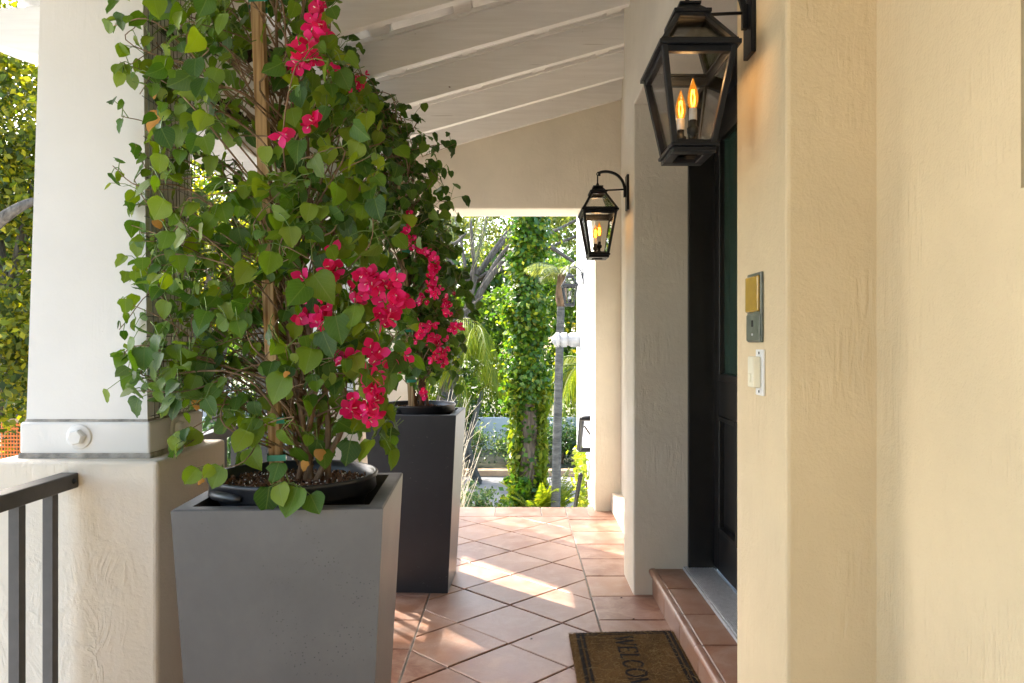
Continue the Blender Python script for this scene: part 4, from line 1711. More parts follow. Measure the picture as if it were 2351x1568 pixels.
m = MB()
m.box((-0.006, -.028, -.052), (-0.0003, .024, .052))
m.build('plate', M['white_plastic'], db, bevel=.002)
m = MB()
m.box((-0.024, -.016, -.034), (-.0062, .026, .036))
m.build('button_housing', M['ivory'], db, bevel=.003)
m = MB()
m.box((-0.0265, -.001, -.022), (-.0238, .014, -.002))
m.build('push_button', M['ivory'], db, bevel=.002)
for z in (.044, -.043):
    m = MB()
    m.lathe([(0, -.0075), (.003, -.007), (.0035, -.006)], (0, -.002, z), 10, axis='X')
    m.build('screw', M['darkhole'], db)

# ------------------------------------------------------------------ welcome mat
mat = empty('welcome_mat', (0.43, 2.77, 0), 'brown coir doormat reading welcome in front of the door step', 'doormat')
MX, MY0, MY1 = 0.215, -0.38, 0.365


def far_edge(x):
    return MY1 - 0.012 + 0.03 * (x + MX) / (2 * MX)


m = MB()
nx, ny = 14, 24
vs = []
for j in range(ny + 1):
    for i in range(nx + 1):
        x = -MX + 2 * MX * i / nx
        y = MY0 + (far_edge(x) - MY0) * j / ny
        e = min(i, nx - i, j, ny - j)
        vs.append((x + (random.uniform(-.002, .002) if e == 0 else 0), y + (random.uniform(-.003, .003) if e == 0 else 0), (.010 if e == 0 else .017) + random.uniform(-.001, .001)))
fs = [(j * (nx + 1) + i, j * (nx + 1) + i + 1, (j + 1) * (nx + 1) + i + 1, (j + 1) * (nx + 1) + i) for j in range(ny) for i in range(nx)]
m.add(vs, fs, smooth=True)
bd = [(-MX, MY0), (MX, MY0), (MX, far_edge(MX)), (-MX, far_edge(-MX))]
m.prism(bd, 'Z', .001, .0101)
m.build('base', M['coir'], mat)


def stripe_rects():
    r = []
    for x0, x1 in ((-.190, -.176), (-.168, -.157), (.169, .181), (.188, .200)):
        r.append((x0, MY0 + .02, x1, far_edge(x0) - .015))
    return r


def dark_at(x, y):
    for (a, b, c, d) in stripe_rects():
        if a <= x <= c and b <= y <= d:
            return True
    fe = far_edge(x)
    for (o1, o2) in ((.016, .026), (.034, .042)):
        if -.19 < x < .2 and fe - o2 <= y <= fe - o1:
            return True
    return False


# letters: local frame, a = along the word (towards the viewer, -Y), b = letter height (towards the door, +X)
def stroke(p, q, w_):
    a, b = Vector(p), Vector(q)
    d = (b - a).normalized()
    n = Vector((-d.y, d.x)) * w_ / 2
    return [a + n, a - n, b - n, b + n]


def glyph(ch, w_, h):
    T, t = .0155, .0075
    S = []
    if ch == 'W':
        S = [stroke((0.004, h), (w_ * .3, 0), T), stroke((w_ * .3, 0), (w_ * .5, h), t), stroke((w_ * .45, h), (w_ * .72, 0), T), stroke((w_ * .72, 0), (w_ - .003, h), t), stroke((-.006, h), (.02, h), t), stroke((w_ - .014, h), (w_ + .004, h), t)]
    elif ch == 'E':
        S = [stroke((.01, 0), (.01, h), T), stroke((0, .002), (w_, .002), t), stroke((0, h - .002), (w_ - .004, h - .002), t), stroke((.01, h * .52), (w_ * .7, h * .52), t), stroke((w_ - .002, 0), (w_ - .002, .018), t), stroke((w_ - .006, h - .016), (w_ - .006, h), t)]
    elif ch == 'L':
        S = [stroke((.01, 0), (.01, h), T), stroke((0, .002), (w_, .002), t), stroke((0, h - .002), (.022, h - .002), t), stroke((w_ - .002, 0), (w_ - .002, .02), t)]
    elif ch in 'CO':
        a0, a1 = (0, 360) if ch == 'O' else (48, 312)
        n = 26
        pts = []
        for i in range(n + 1):
            an = math.radians(a0 + (a1 - a0) * i / n)
            pts.append((w_ / 2 + w_ * .46 * math.cos(an), h / 2 + h * .5 * math.sin(an), abs(math.cos(an))))
        for i in range(n):
            tw = t + (T - t) * (pts[i][2] + pts[i + 1][2]) / 2
            S.append(stroke(pts[i][:2], pts[i + 1][:2], tw))
        if ch == 'C':
            S += [stroke((w_ - .005, h * .68), (w_ - .005, h * .92), t), stroke((w_ - .005, h * .1), (w_ - .005, h * .3), t)]
    elif ch == 'M':
        S = [stroke((.006, 0), (.006, h), t), stroke((.006, h), (w_ * .5, .004), T), stroke((w_ * .5, .004), (w_ - .012, h), t), stroke((w_ - .010, 0), (w_ - .010, h), T), stroke((-.004, .002), (.016, .002), t), stroke((w_ - .022, .002), (w_ + .002, .002), t)]
    return S


cur = 3.078 - 2.77
LETTERS = []
for ch, w_ in (('W', .094), ('E', .058), ('L', .05), ('C', .062), ('O', .064), ('M', .078), ('E', .056)):
    quads = []
    for qd in glyph(ch, w_, .072):
        quads.append([(-.038 + p.y, cur - p.x) for p in qd])
    LETTERS.append(quads)
    m = MB()
    for qd in quads:
        zz = .0192 + random.uniform(0, .0006)
        m.add([(p[0], p[1], zz) for p in qd], [(0, 1, 2, 3), (3, 2, 1, 0)][:1])
    m.build('letter', M['coir_black'], mat)
    cur -= w_ + .011


def in_letter(x, y):
    for quads in LETTERS:
        for qd in quads:
            if inpoly((x, y), qd):
                return True
    return False


for (a, b, c, d) in stripe_rects():
    m = MB()
    m.add([(a, b, .0188), (c, b, .0188), (c, d, .0188), (a, d, .0188)], [(0, 1, 2, 3)])
    m.build('border_stripe', M['coir_black'], mat)
for (o1, o2) in ((.016, .026), (.034, .042)):
    m = MB()
    m.add([(-.19, far_edge(-.19) - o2, .019), (.2, far_edge(.2) - o2, .019), (.2, far_edge(.2) - o1, .019), (-.19, far_edge(-.19) - o1, .019)], [(0, 1, 2, 3)])
    m.build('border_stripe', M['coir_black'], mat)
m = MB()
for i in range(26000):
    x = random.uniform(-MX - .003, MX + .003)
    y = random.uniform(-.12, far_edge(x) + .004) if i < 22000 else random.uniform(MY0, -.12)
    dk = dark_at(x, y) or in_letter(x, y)
    L = random.uniform(.006, .015)
    an = random.gauss(0, .7) + (0 if random.random() < .5 else math.pi)
    wv = .0009
    dx, dy = math.cos(an) * L * .8, math.sin(an) * L * .8
    z0 = .012 if min(MX - abs(x), far_edge(x) - y) < .012 else .0165
    z1 = z0 + random.uniform(.002, .007)
    px, py = -math.sin(an) * wv, math.cos(an) * wv
    mi = 1 if dk else (2 if random.random() < .06 else 0)
    m.add([(x - px, y - py, z0), (x + px, y + py, z0), (x + dx, y + dy, z1)], [(0, 1, 2)], mi)
for i in range(140):
    x, y = random.uniform(-.2, .2), random.uniform(-.12, .34)
    an = random.uniform(0, 6.28)
    pts = [Vector((x, y, .023))]
    for k in range(5):
        an += random.gauss(0, .5)
        pts.append(pts[-1] + Vector((math.cos(an) * .008, math.sin(an) * .008, random.uniform(-.001, .002))))
    m.tube(pts, .0005, 3, 2, cap=False)
o = m.build('pile', [M['coir'], M['coir_black'], M['coir_light']], mat)
o['kind'] = 'stuff'

# small fallen leaf scraps on the tiles
for i, (x, y, lb) in enumerate(((0.49, 3.585, 'tiny dark leaf scrap on the border tile below the far pier'), (0.505, 3.31, 'tiny dark leaf scrap in the grout line near the doormat'), (0.06, 3.09, 'tiny dark crumb on the diagonal tile left of the doormat'))):
    m = MB()
    m.add([(-.006, 0, .002), (0, -.003, .0035), (.007, .001, .003), (.001, .004, .005)], [(0, 1, 2, 3)])
    m.add([(-.006, 0, .0012), (0, -.003, .002), (.007, .001, .0012), (.001, .004, .002)], [(3, 2, 1, 0)])
    o = m.build('leaf_scrap', M['oldvine'], None, loc=(x, y, 0.0005))
    tag(o, lb, 'leaf scrap', 'leaf scraps on the floor')


# ------------------------------------------------------------------ garden
def cloud_mesh(name, pts, size, mat, up=0.35, aspect=0.55, nrm=None, jitter=0.35, droop=0.0):
    """many small folded leaves as one mesh; pts (N,3)"""
    n = len(pts)
    nv = rng.normal(size=(n, 3))
    nv[:, 2] += up
    if nrm is not None:
        nv = nv * 0.55 + nrm
    nv /= np.linalg.norm(nv, axis=1)[:, None]
    t = rng.normal(size=(n, 3))
    t[:, 2] -= droop
    t -= nv * np.sum(t * nv, axis=1)[:, None]
    t /= np.linalg.norm(t, axis=1)[:, None] + 1e-9
    b = np.cross(nv, t)
    s = size * (1 + rng.uniform(-jitter, jitter, n))[:, None]
    p0 = pts - t * s * .5
    p1_ = pts + b * s * aspect * .5 + nv * s * .10
    p2_ = pts + t * s * .5
    p3_ = pts - b * s * aspect * .5 + nv * s * .10
    V = np.stack([p0, p1_, p2_, p3_], axis=1).reshape(-1, 3)
    me = bpy.data.meshes.new(name)
    me.vertices.add(4 * n)
    me.vertices.foreach_set('co', V.astype(np.float32).ravel())
    me.loops.add(4 * n)
    me.polygons.add(n)
    me.loops.foreach_set('vertex_index', np.arange(4 * n, dtype=np.int32))
    me.polygons.foreach_set('loop_start', np.arange(0, 4 * n, 4, dtype=np.int32))
    me.polygons.foreach_set('loop_total', np.full(n, 4, dtype=np.int32))
    me.update(calc_edges=True)
    me.materials.append(mat)
    return me


def clump_points(ells, n, clumps=60, cr=0.35, shell=0.6):
    """ells: list of (cx,cy,cz,rx,ry,rz)"""
    vol = np.array([e[3] * e[4] * e[5] for e in ells]) ** .67
    vol = vol / vol.sum()
    out = []
    for e, f in zip(ells, vol):
        k = max(3, int(clumps * f))
        d = rng.normal(size=(k, 3))
        d /= np.linalg.norm(d, axis=1)[:, None]
        rad = shell + (1 - shell) * rng.random((k, 1))
        c = d * rad * np.array(e[3:6]) + np.array(e[0:3])
        m_ = int(n * f)
        idx = rng.integers(0, k, m_)
        q = rng.normal(size=(m_, 3)) * cr * (0.5 + rng.random((k, 1))[idx])
        q[:, 2] *= .6
        out.append(c[idx] + q)
    return np.concatenate(out)


def tree(name, base, trunk, limbs, ells, n, leaf, mat, label, cat='tree', group=None, clumps=60, cr=.35, barkm='bark', shell=.55, aspect=.6):
    root = empty(name, base, label, cat, group)
    b = Vector(base)
    m = MB()
    pts = curve([Vector(p) for p, r in trunk], 5)
    rs = np.interp(np.linspace(0, 1, len(pts)), np.linspace(0, 1, len(trunk)), [r for p, r in trunk])
    m.tube([p - b for p in pts], list(rs), 10)
    tr = m.build('trunk', M[barkm], root)
    for lp, lr in limbs:
        m = MB()
        pts = curve(lp, 5)
        m.tube([p - b for p in pts], [lr * (1 - .65 * i / (len(pts) - 1)) for i in range(len(pts))], 7)
        m.build('limb', M[barkm], root)
    if ells:
        pts = clump_points(ells, n, clumps, cr, shell) - np.array(base)
        me = cloud_mesh('crown', pts, leaf, mat, aspect=aspect)
        link('crown', me, root)
    return root


def limbs_to(start, ells, k, r):
    out = []
    for i in range(k):
        e = ells[i % len(ells)]
        end = Vector((e[0] + random.uniform(-.6, .6) * e[3], e[1] + random.uniform(-.6, .6) * e[4], e[2] + random.uniform(-.3, .7) * e[5]))
        mid = Vector(start).lerp(end, .5) + Vector((random.uniform(-.3, .3), random.uniform(-.3, .3), random.uniform(0, .4)))
        out.append(([Vector(start), mid, end], r * random.uniform(.6, 1)))
    return out


# --- left side trees, seen beyond the near column
E = [(-7.2, 10.5, 3.4, 2.0, 1.6, 1.6), (-6.3, 9.8, 1.4, 1.2, 1.2, 1.2), (-8.2, 11.0, 5.2, 2.0, 1.8, 1.4), (-5.3, 11.0, 6.4, 1.0, .8, .5)]
tree('oak_tree', (-7.3, 10.4, GZ), [((-7.3, 10.4, GZ), .17), ((-7.15, 10.4, 0), .14), ((-6.95, 10.4, 1.4), .12), ((-7.2, 10.5, 3.5), .07)], limbs_to((-7.0, 10.4, 1.3), E, 7, .06) + [([P(-60, 560, 8.0), P(0, 505, 8.0), P(60, 468, 8.1), P(110, 455, 8.3)], .085)], E, 26000, .105, M['f_yellow'], 'sunny yellow green tree left of the near column', clumps=260, cr=.26, shell=.3)
E = [(-10.2, 15.5, 3.2, 2.6, 1.8, 2.4), (-9.2, 15, 0.4, 1.8, 1.5, 1.4)]
tree('oak_tree', (-10.0, 15.2, GZ), [((-10.0, 15.2, GZ), .22), ((-9.9, 15.2, 1.0), .17), ((-10.1, 15.2, 3.5), .1)], limbs_to((-9.9, 15.2, 1.2), E, 6, .07), E, 26000, .12, M['f_yellow'], 'second yellow green tree behind, far left edge of the view', clumps=200, cr=.36, shell=.3)
# --- trees seen through the near bougainvillea
E = [(-5.6, 14.5, 3.6, 2.2, 1.5, 1.6), (-6.6, 15.0, 2.0, 1.3, 1.0, .9), (-4.4, 15.0, 2.4, 1.2, 1.0, .8)]
tree('street_tree', (-5.6, 14.2, GZ), [((-5.6, 14.2, GZ), .16), ((-5.55, 14.2, -.2), .13), ((-5.75, 14.2, 1.2), .11), ((-5.6, 14.3, 3.2), .06)], limbs_to((-5.6, 14.2, .1), E, 6, .07), E, 12000, .10, M['f_yellow'], 'forked grey trunk tree seen through the near bougainvillea', clumps=80, cr=.34)
E = [(-6.6, 19.0, 3.2, 2.2, 1.4, 1.6), (-5.0, 19.2, 4.4, 2.0, 1.4, 1.5)]
tree('street_tree', (-6.3, 18.8, GZ), [((-6.3, 18.8, GZ), .15), ((-6.25, 18.8, .3), .12), ((-6.4, 18.8, 2.8), .06)], limbs_to((-6.25, 18.8, 0.2), E, 6, .06), E, 11000, .12, M['f_olive'], 'grey green tree by the iron fence seen through leaves', clumps=70, cr=.38)
E = [(-13.5, 22, 3.5, 3.2, 2, 2.6), (-12, 22.5, .6, 2.4, 1.6, 1.6)]
tree('street_tree', (-13.2, 21.5, GZ), [((-13.2, 21.5, GZ), .22), ((-13.1, 21.5, 1.0), .16), ((-13.3, 21.5, 4), .08)], limbs_to((-13.1, 21.5, 1.0), E, 5, .08), E, 13000, .15, M['f_yellow'], 'broad far tree across the street at left', clumps=80, cr=.45)
# --- tall tree beside the porch that shades it (mostly above the frame; near-left crowns added to dim the near wall)
E = [(-5.5, 6.6, 7.3, 1.0, .8, .5), (-5.0, 7.95, 6.2, 1.1, 0.5, 0.6), (-5.0, 7.0, 6.2, 1.2, .8, .7), (-5.2, 6.2, 6.4, 1.2, .8, .7), (-4.4, 6.9, 5.5, .9, .6, .5), (-6.6, 6.4, 6.0, 1.2, 1.0, .9), (-5.4, 1.2, 4.0, 1.7, 1.6, 1.6), (-5.2, -1.2, 3.8, 1.6, 1.6, 1.6)]
tree('shade_tree', (-6.9, 5.2, GZ), [((-6.9, 5.2, GZ), .2), ((-6.8, 5.3, 1.5), .17), ((-6.2, 5.8, 4.2), .13), ((-5.4, 6.3, 6.0), .08)], limbs_to((-6.2, 5.8, 4.2), E, 8, .07), E, 52000, .13, M['f_green'], 'tall leafy tree beside the porch at left, near crowns added for shade', clumps=420, cr=.22, shell=.1)

# --- trees beyond the end opening
ivt = empty('ivy_covered_tree', (0.16, 12.0, GZ), 'tall thick trunk wrapped in glossy ivy beyond the porch opening', 'tree')
b = Vector(ivt.location)
tp = curve([(0.14, 12.0, GZ - .1), (0.16, 12.0, GZ + .6), (0.20, 12.0, -.1), (0.15, 12.0, 1.0), (0.17, 12.0, 2.2), (0.26, 12.0, 3.6), (0.3, 12, 5.2)], 6)
tr_ = np.interp(np.linspace(0, 1, len(tp)), [0, .12, .3, .5, 1], [.27, .19, .16, .14, .12])
m = MB()
m.tube([p - b for p in tp], [r * random.uniform(.94, 1.06) for r in tr_], 14)
for k in range(6):
    an = -math.pi / 2 + random.uniform(-.7, .7)
    pts = [tp[i] - b + Vector((math.cos(an + .1 * i) * tr_[i], math.sin(an + .1 * i) * tr_[i], 0)) for i in range(0, 18, 2)]
    m.tube(pts, .035, 6)
m.build('trunk', M['bark'], ivt)
n = 15000
f = rng.random(n) ** .85
idx = np.clip((f * (len(tp) - 1)).astype(int), 0, len(tp) - 2)
tpa = np.array([tuple(p) for p in tp])
base_p = tpa[idx] + (tpa[idx + 1] - tpa[idx]) * rng.random((n, 1))
an = rng.uniform(0, 2 * np.pi, n)
zz = base_p[:, 2]
bulge = .03 + .055 * (0.5 + .5 * np.sin(zz * 2.1 + an * 2 + 1.0)) + .035 * (zz > 0.2) + .025 * np.sin(zz * 5 + an)
rad = np.interp(f, [0, .12, .3, .5, 1], [.25, .19, .16, .15, .15]) + np.abs(rng.normal(size=n)) * bulge
keep = ~((np.abs(an - 1.5 * np.pi) < .62) & (zz < 0.25) & (zz > -1.0) & (rng.random(n) < .9))
d = np.stack([np.cos(an), np.sin(an), np.zeros(n)], 1)
pts = base_p + d * rad[:, None]
me = cloud_mesh('ivy', (pts - np.array(b))[keep], .085, M['ivy'], nrm=(d + np.array([0, 0, .5]))[keep], aspect=.75)
link('ivy', me, ivt)
ells = [(0.05, 11.85, .95, .30, .2, .45), (0.34, 11.9, 1.5, .26, .2, .5), (-.12, 11.9, 1.55, .22, .2, .35), (.42, 11.9, .6, .18, .2, .3), (.1, 11.9, 2.5, .3, .2, .5), (-.08, 11.8, .35, .22, .15, .3), (.0, 11.7, -1.1, .3, .2, .35)]
ells = [(x, y, z, a * .55, b_ * .7, c) for x, y, z, a, b_, c in ells]
pts = clump_points(ells, 3000, 60, .07, .5)
link('ivy', cloud_mesh('ivy', pts - np.array(b), .085, M['ivy'], up=.9, aspect=.75), ivt)
# climbing fern strips with longer leaves on both flanks
n = 560
zz = rng.uniform(GZ + .3, .6, n)
sd = rng.choice([-1, 1], n, p=[.42, .58])
pts = np.stack([0.18 + sd * (.17 + rng.random(n) * .12), 11.9 - rng.random(n) * .2, zz], 1)
for side in (-1, 1):
    me = cloud_mesh('climbing_fern', (pts - np.array(b))[sd == side], .17, M['f_palm'], aspect=.32, droop=2.2)
    link('climbing_fern', me, ivt)


def frond(root, base, direction, L, droop, mat, nl=34, ll=.32, lw=.02, name='frond', down=.5, spread=.75):
    d = Vector(direction).normalized()
    pts = []
    p = Vector(base)
    for i in range(13):
        pts.append(p.copy())
        d = (d + Vector((0, 0, -droop / 12))).normalized()
        p = p + d * L / 12
    m = MB()
    m.tube(pts, [.012 * (1 - .8 * i / 12) + .002 for i in range(13)], 5)
    for i in range(nl):
        t = .14 + .86 * i / (nl - 1)
        f = t * 12
        k = min(int(f), 11)
        q = pts[k].lerp(pts[k + 1], f - k)
        tg = (pts[k + 1] - pts[k]).normalized()
        sd = tg.cross(Vector((0, 0, 1)))
        sd = sd.normalized() if sd.length > .05 else Vector((1, 0, 0))
        ln = ll * (math.sin(math.pi * min(1, .18 + t * .85)) * .75 + .25)
        for s in (-1, 1):
            dr = (sd * s * spread + tg * .55 + Vector((0, 0, -down * random.uniform(.6, 1.3)))).normalized()
            e = q + dr * ln
            mid = q + dr * ln * .5 + Vector((0, 0, .03 * ln))
            e = e + Vector((0, 0, -.18 * ln))
            wv = tg * lw
            m.add([q - wv * .4, q + wv * .4, mid + wv, mid - wv, e], [(0, 1, 2, 3), (3, 2, 4)])
    o = m.build(name, mat, root)
    o.location = -Vector(root.location)
    return o


# grey palm
pa = empty('palm_tree', (0.555, 11.0, GZ), 'slim grey palm trunk with drooping yellow green fronds', 'palm tree')
m = MB()
pts = curve([(0, 0, 0), (.02, 0, 1.0), (.05, 0, 2.2), (.085, 0, 3.35)], 14)
m.tube(pts, [(.072 - .018 * i / len(pts)) * (1.035 if i % 4 == 0 else 1) for i in range(len(pts))], 14)
m.build('trunk', M['palmbark'], pa)
m = MB()
m.tube(curve([(.085, 0, 3.3), (.09, 0, 3.55), (.09, 0, 3.85)], 4), [.062, .075, .085, .085, .08, .07, .06, .05, .03], 10)
m.build('crown_shaft', M['sheath'], pa)
top = Vector(pa.location) + Vector((.09, 0, 3.75))
for k in range(11):
    an = k * 2 * math.pi / 11 + .3
    frond(pa, top, (math.cos(an), math.sin(an), random.uniform(.5, 1.2)), random.uniform(.5, .8), random.uniform(1.0, 1.6), M['f_olive'], nl=22, ll=.26, lw=.012)
# fan of low fronds right of the grey trunk
lp = empty('low_palm', (1.25, 13.2, GZ), 'low palm with bright hanging fronds right of the slim trunk', 'palm tree')
m = MB()
m.tube([(0, 0, 0), (0, 0, 1.5), (-.03, 0, 2.4)], [.12, .1, .1], 10)
m.build('trunk', M['sheath'], lp)
for k in range(15):
    an = random.uniform(0, 6.28)
    frond(lp, Vector(lp.location) + Vector((-.03, 0, 2.35)), (math.cos(an) * 1.1, math.sin(an) - .4, random.uniform(.3, .9)), random.uniform(1.2, 1.7), random.uniform(1.9, 2.7), M['f_palm'], nl=30, ll=.55, lw=.016, down=1.4, spread=.4)
# areca-like palm clump left of the ivy tree
ap = empty('palm_clump', (-1.05, 15.2, GZ), 'bright feathery palm clump left of the ivy tree', 'palm tree')
m = MB()
for k in range(6):
    m.tube([(random.uniform(-.35, .35), random.uniform(-.2, .2), 0), (random.uniform(-.4, .4), 0, 1.8)], [.05, .04], 7)
m.build('trunk', M['palmbark'], ap)
for k in range(24):
    an = random.uniform(0, 6.28)
    st_ = Vector(ap.location) + Vector((random.uniform(-.35, .35), random.uniform(-.2, .2), random.uniform(1.6, 3.2)))
    frond(ap, st_, (math.cos(an) * .8, math.sin(an) * .6 - .2, random.uniform(.5, 1.4)), random.uniform(1.4, 2.1), random.uniform(1.8, 2.6), M['f_palm'], nl=28, ll=.5, lw=.017, down=1.1, spread=.5)
# coconut-like frond hanging into the top of the opening from a palm above
cp_ = empty('tall_palm', (.12, 13.6, GZ), 'tall palm with fronds hanging into the top of the opening', 'palm tree')
m = MB()
pts = curve([(0, .5, 0), (-.05, .4, 2.4), (.02, .2, 5.0), (0, 0, 6.2)], 8)
m.tube(pts, [.085] * len(pts), 10)
m.build('trunk', M['palmbark'], cp_)
for (dx, dy, dz, L, dr) in ((-.75, -.6, .1, 2.9, 2.4), (-.45, -.9, .1, 2.8, 2.5), (-.9, -.5, .4, 2.4, 2.2), (.9, -.4, .5, 2.4, 2.2), (0.5, .8, .6, 2.2, 2.0), (-.6, .8, .6, 2.2, 2.0)):
    frond(cp_, Vector(cp_.location) + Vector((0, 0, 6.1)), (dx, dy, dz), L, dr, M['f_olive'], nl=44, ll=.6, lw=.016, down=.6, spread=.6)
# leaning limbed tree with grey green crown behind
E = [(-1.2, 18.5, 4.6, 2.2, 1.4, 1.5), (1.6, 18.6, 4.4, 1.7, 1.3, 1.5), (-3.2, 18.2, 3.6, 1.6, 1.2, 1.3), (3.3, 18.4, 3.8, 1.5, 1.2, 1.6)]
lim = [([P(1015, 900, 16.2), P(1060, 760, 16), P(1110, 660, 16), P(1165, 590, 16), P(1230, 545, 16)], .10), ([P(1062, 740, 16), P(1090, 640, 16), P(1085, 570, 16), P(1080, 500, 16)], .07), ([P(1090, 690, 16), P(1140, 600, 16.3), P(1175, 555, 16.3), P(1200, 510, 16.4)], .06), ([P(1255, 560, 17), P(1300, 590, 16.8), P(1345, 620, 16.6)], .06), ([P(1000, 545, 16.4), P(1040, 560, 16.3), P(1070, 535, 16.4)], .07), ([P(1000, 800, 15.6), P(1050, 730, 15.6), P(1110, 680, 15.6)], .07)]
tree('leaning_tree', (-1.75, 16.2, GZ), [((-1.75, 16.2, GZ), .2), ((-1.6, 16.2, -.4), .18), ((-1.2, 16.1, 1.2), .15)], lim + limbs_to((-1.0, 16.2, 2.4), E, 8, .06), E, 24000, .10, M['f_olive'], 'leaning grey branched tree behind the ivy trunk', clumps=170, cr=.30, shell=.3)
E = [(3.0, 16.5, 1.8, 1.3, .9, 1.4), (2.2, 17.5, 0.9, 1.0, .8, 1.0)]
tree('garden_tree', (2.9, 16.8, GZ), [((2.9, 16.8, GZ), .12), ((2.85, 16.8, .6), .1), ((2.9, 16.7, 2.2), .05)], limbs_to((2.85, 16.8, .6), E, 5, .05), E, 9000, .12, M['f_yellow'], 'sunlit yellow green tree right of the slim palm', clumps=70, cr=.28)

# white garden wall and bed
gw = empty('garden_wall', (0, 20.0, GZ), 'low white garden wall behind the shrub bed', 'wall')
for k, x in enumerate((-9.0, -6.0, -3.0, 0.0, 3.0, 6.0)):
    m = MB()
    m.box((x + .004, -.09, 0), (x + 2.996, .09, .82))
    m.build('wall_panel', M['gwall'], gw, bevel=.01)
m = MB()
m.box((-14, 15.9, GZ), (7.6, 16.15, GZ + .13))
kb = m.build('bed_edging', M['kerb'], None, bevel=.02)
tag(kb, 'tan edging strip between driveway and shrub bed', 'edging')


def shrub(x, y, rx, ry, h, n, leaf, mat, label, group, z=GZ, name='shrub', clumps=26):
    root = empty(name, (x, y, z), label, 'shrub', group)
    m = MB()
    for k in range(9):
        an = random.uniform(0, 6.28)
        e = Vector((math.cos(an) * rx * .7, math.sin(an) * ry * .7, h * random.uniform(.55, .9)))
        m.tube(curve([(random.uniform(-.05, .05), random.uniform(-.05, .05), 0), e * .5 + Vector((0, 0, .05)), e], 3), [.014, .013, .011, .01, .009, .007, .005], 5)
    m.build('stem', M['twig'], root)
    pts = clump_points([(0, 0, h * .58, rx, ry, h * .42)], n, clumps, min(rx, h) * .22, .35)
    pts = pts[pts[:, 2] > .02]
    link('foliage', cloud_mesh('foliage', pts, leaf, mat), root)
    return root


SL_ = ['rounded variegated shrub against the garden wall, leftmost in the bed', 'rounded variegated shrub left of the ivy trunk', 'low shrub just behind the ivy trunk in the bed', 'dense dark shrub between the ivy trunk and the slim palm', 'dense dark shrub behind the slim palm trunk', 'dark shrub at the right end of the bed']
for i, (x, y, rx, h, mt) in enumerate(((-3.0, 17.4, .8, .9, 'f_var'), (-1.3, 17.2, .85, .95, 'f_var'), (.1, 17.4, .7, .85, 'f_var'), (1.05, 17.6, .7, .95, 'f_dark'), (2.0, 17.5, .75, .95, 'f_dark'), (3.1, 17.4, .7, .9, 'f_dark'))):
    shrub(x, y, rx, .55, h, 3800, .07, M[mt], SL_[i], 'shrubs in the bed')
for i, (x, y, h, lb) in enumerate(((-2.4, 19.5, 1.25, 'slender dark shrub before the white garden wall, left one'), (-1.35, 19.5, 1.2, 'slender dark shrub before the white garden wall, nearer the ivy trunk'), (2.2, 19.4, 1.35, 'open leafy shrub before the white wall right of the slim palm'))):
    shrub(x, y, .45, .3, h, 1100, .09, M['f_dark'], lb, 'slender shrubs before the white wall', clumps=18)
shrub(-.72, 11.6, .42, .4, .62, 1300, .06, M['f_var'], 'open pale shrub at the foot of the stairs, left of the ivy trunk', 'shrubs near the stairs', clumps=20)
shrub(-.25, 11.3, .3, .3, .5, 800, .06, M['f_green'], 'small green shrub hugging the foot of the ivy trunk', 'shrubs near the stairs', clumps=14)
# ferns at the foot of the ivy tree
fe = empty('fern', (.40, 11.55, GZ), 'bright green fern at the right foot of the ivy trunk', 'fern')
for k in range(24):
    an = random.uniform(0, 6.28)
    frond(fe, Vector(fe.location), (math.cos(an) * .5, math.sin(an) * .5, 1.0), random.uniform(.75, 1.15), random.uniform(.6, 1.3), M['f_palm'], nl=26, ll=.16, lw=.016, down=.2, spread=.9)
# green wall creeper on the wing by the stairs
cr_ = empty('wall_creeper', (.70, 7.6, GZ), 'hanging bright creeper below the handrail on the white wing', 'creeper')
m = MB()
for k in range(5):
    m.tube(curve([(random.uniform(-.05, .02), random.uniform(-.3, .3), 0), (random.uniform(-.05, .02), random.uniform(-.3, .3), .8), (-.02, random.uniform(-.3, .3), 1.6)], 4), .006, 5)
m.build('stem', M['twig'], cr_)
pts = np.stack([-.03 - np.abs(rng.normal(size=1500)) * .045, rng.uniform(-.45, .4, 1500), rng.uniform(.1, 1.72, 1500)], 1)
link('foliage', cloud_mesh('foliage', pts, .06, M['f_palm'], droop=1.0), cr_)
# bleached dry stems fanning up behind the charcoal planter
ds = empty('dry_shrub', (-1.0, 8.2, GZ), 'bleached bare stems fanning up behind the charcoal planter', 'shrub')
m = MB()
for k in range(170):
    x0 = random.uniform(-.75, .34)
    lean = random.gauss(.10, .15) + x0 * .2
    h = random.uniform(1.3, 2.35) - .5 * max(0, x0)
    p0 = Vector((x0, random.uniform(-.2, .2), 0.0))
    pm = p0 + Vector((lean * .3 + random.gauss(0, .03), random.gauss(0, .05), h * .55))
    pe = p0 + Vector((lean, random.gauss(0, .1), h))
    pts = curve([p0, pm, pe], 4)
    m.tube(pts, [.0052 - .0038 * i / (len(pts) - 1) for i in range(len(pts))], 4)
    for _ in range(2):
        q = pts[random.randint(3, 7)]
        m.tube([q, q + Vector((random.gauss(.05, .12), random.gauss(0, .05), random.uniform(.1, .28)))], [.0028, .001], 4)
m.build('bare_stems', M['drystem'], ds)

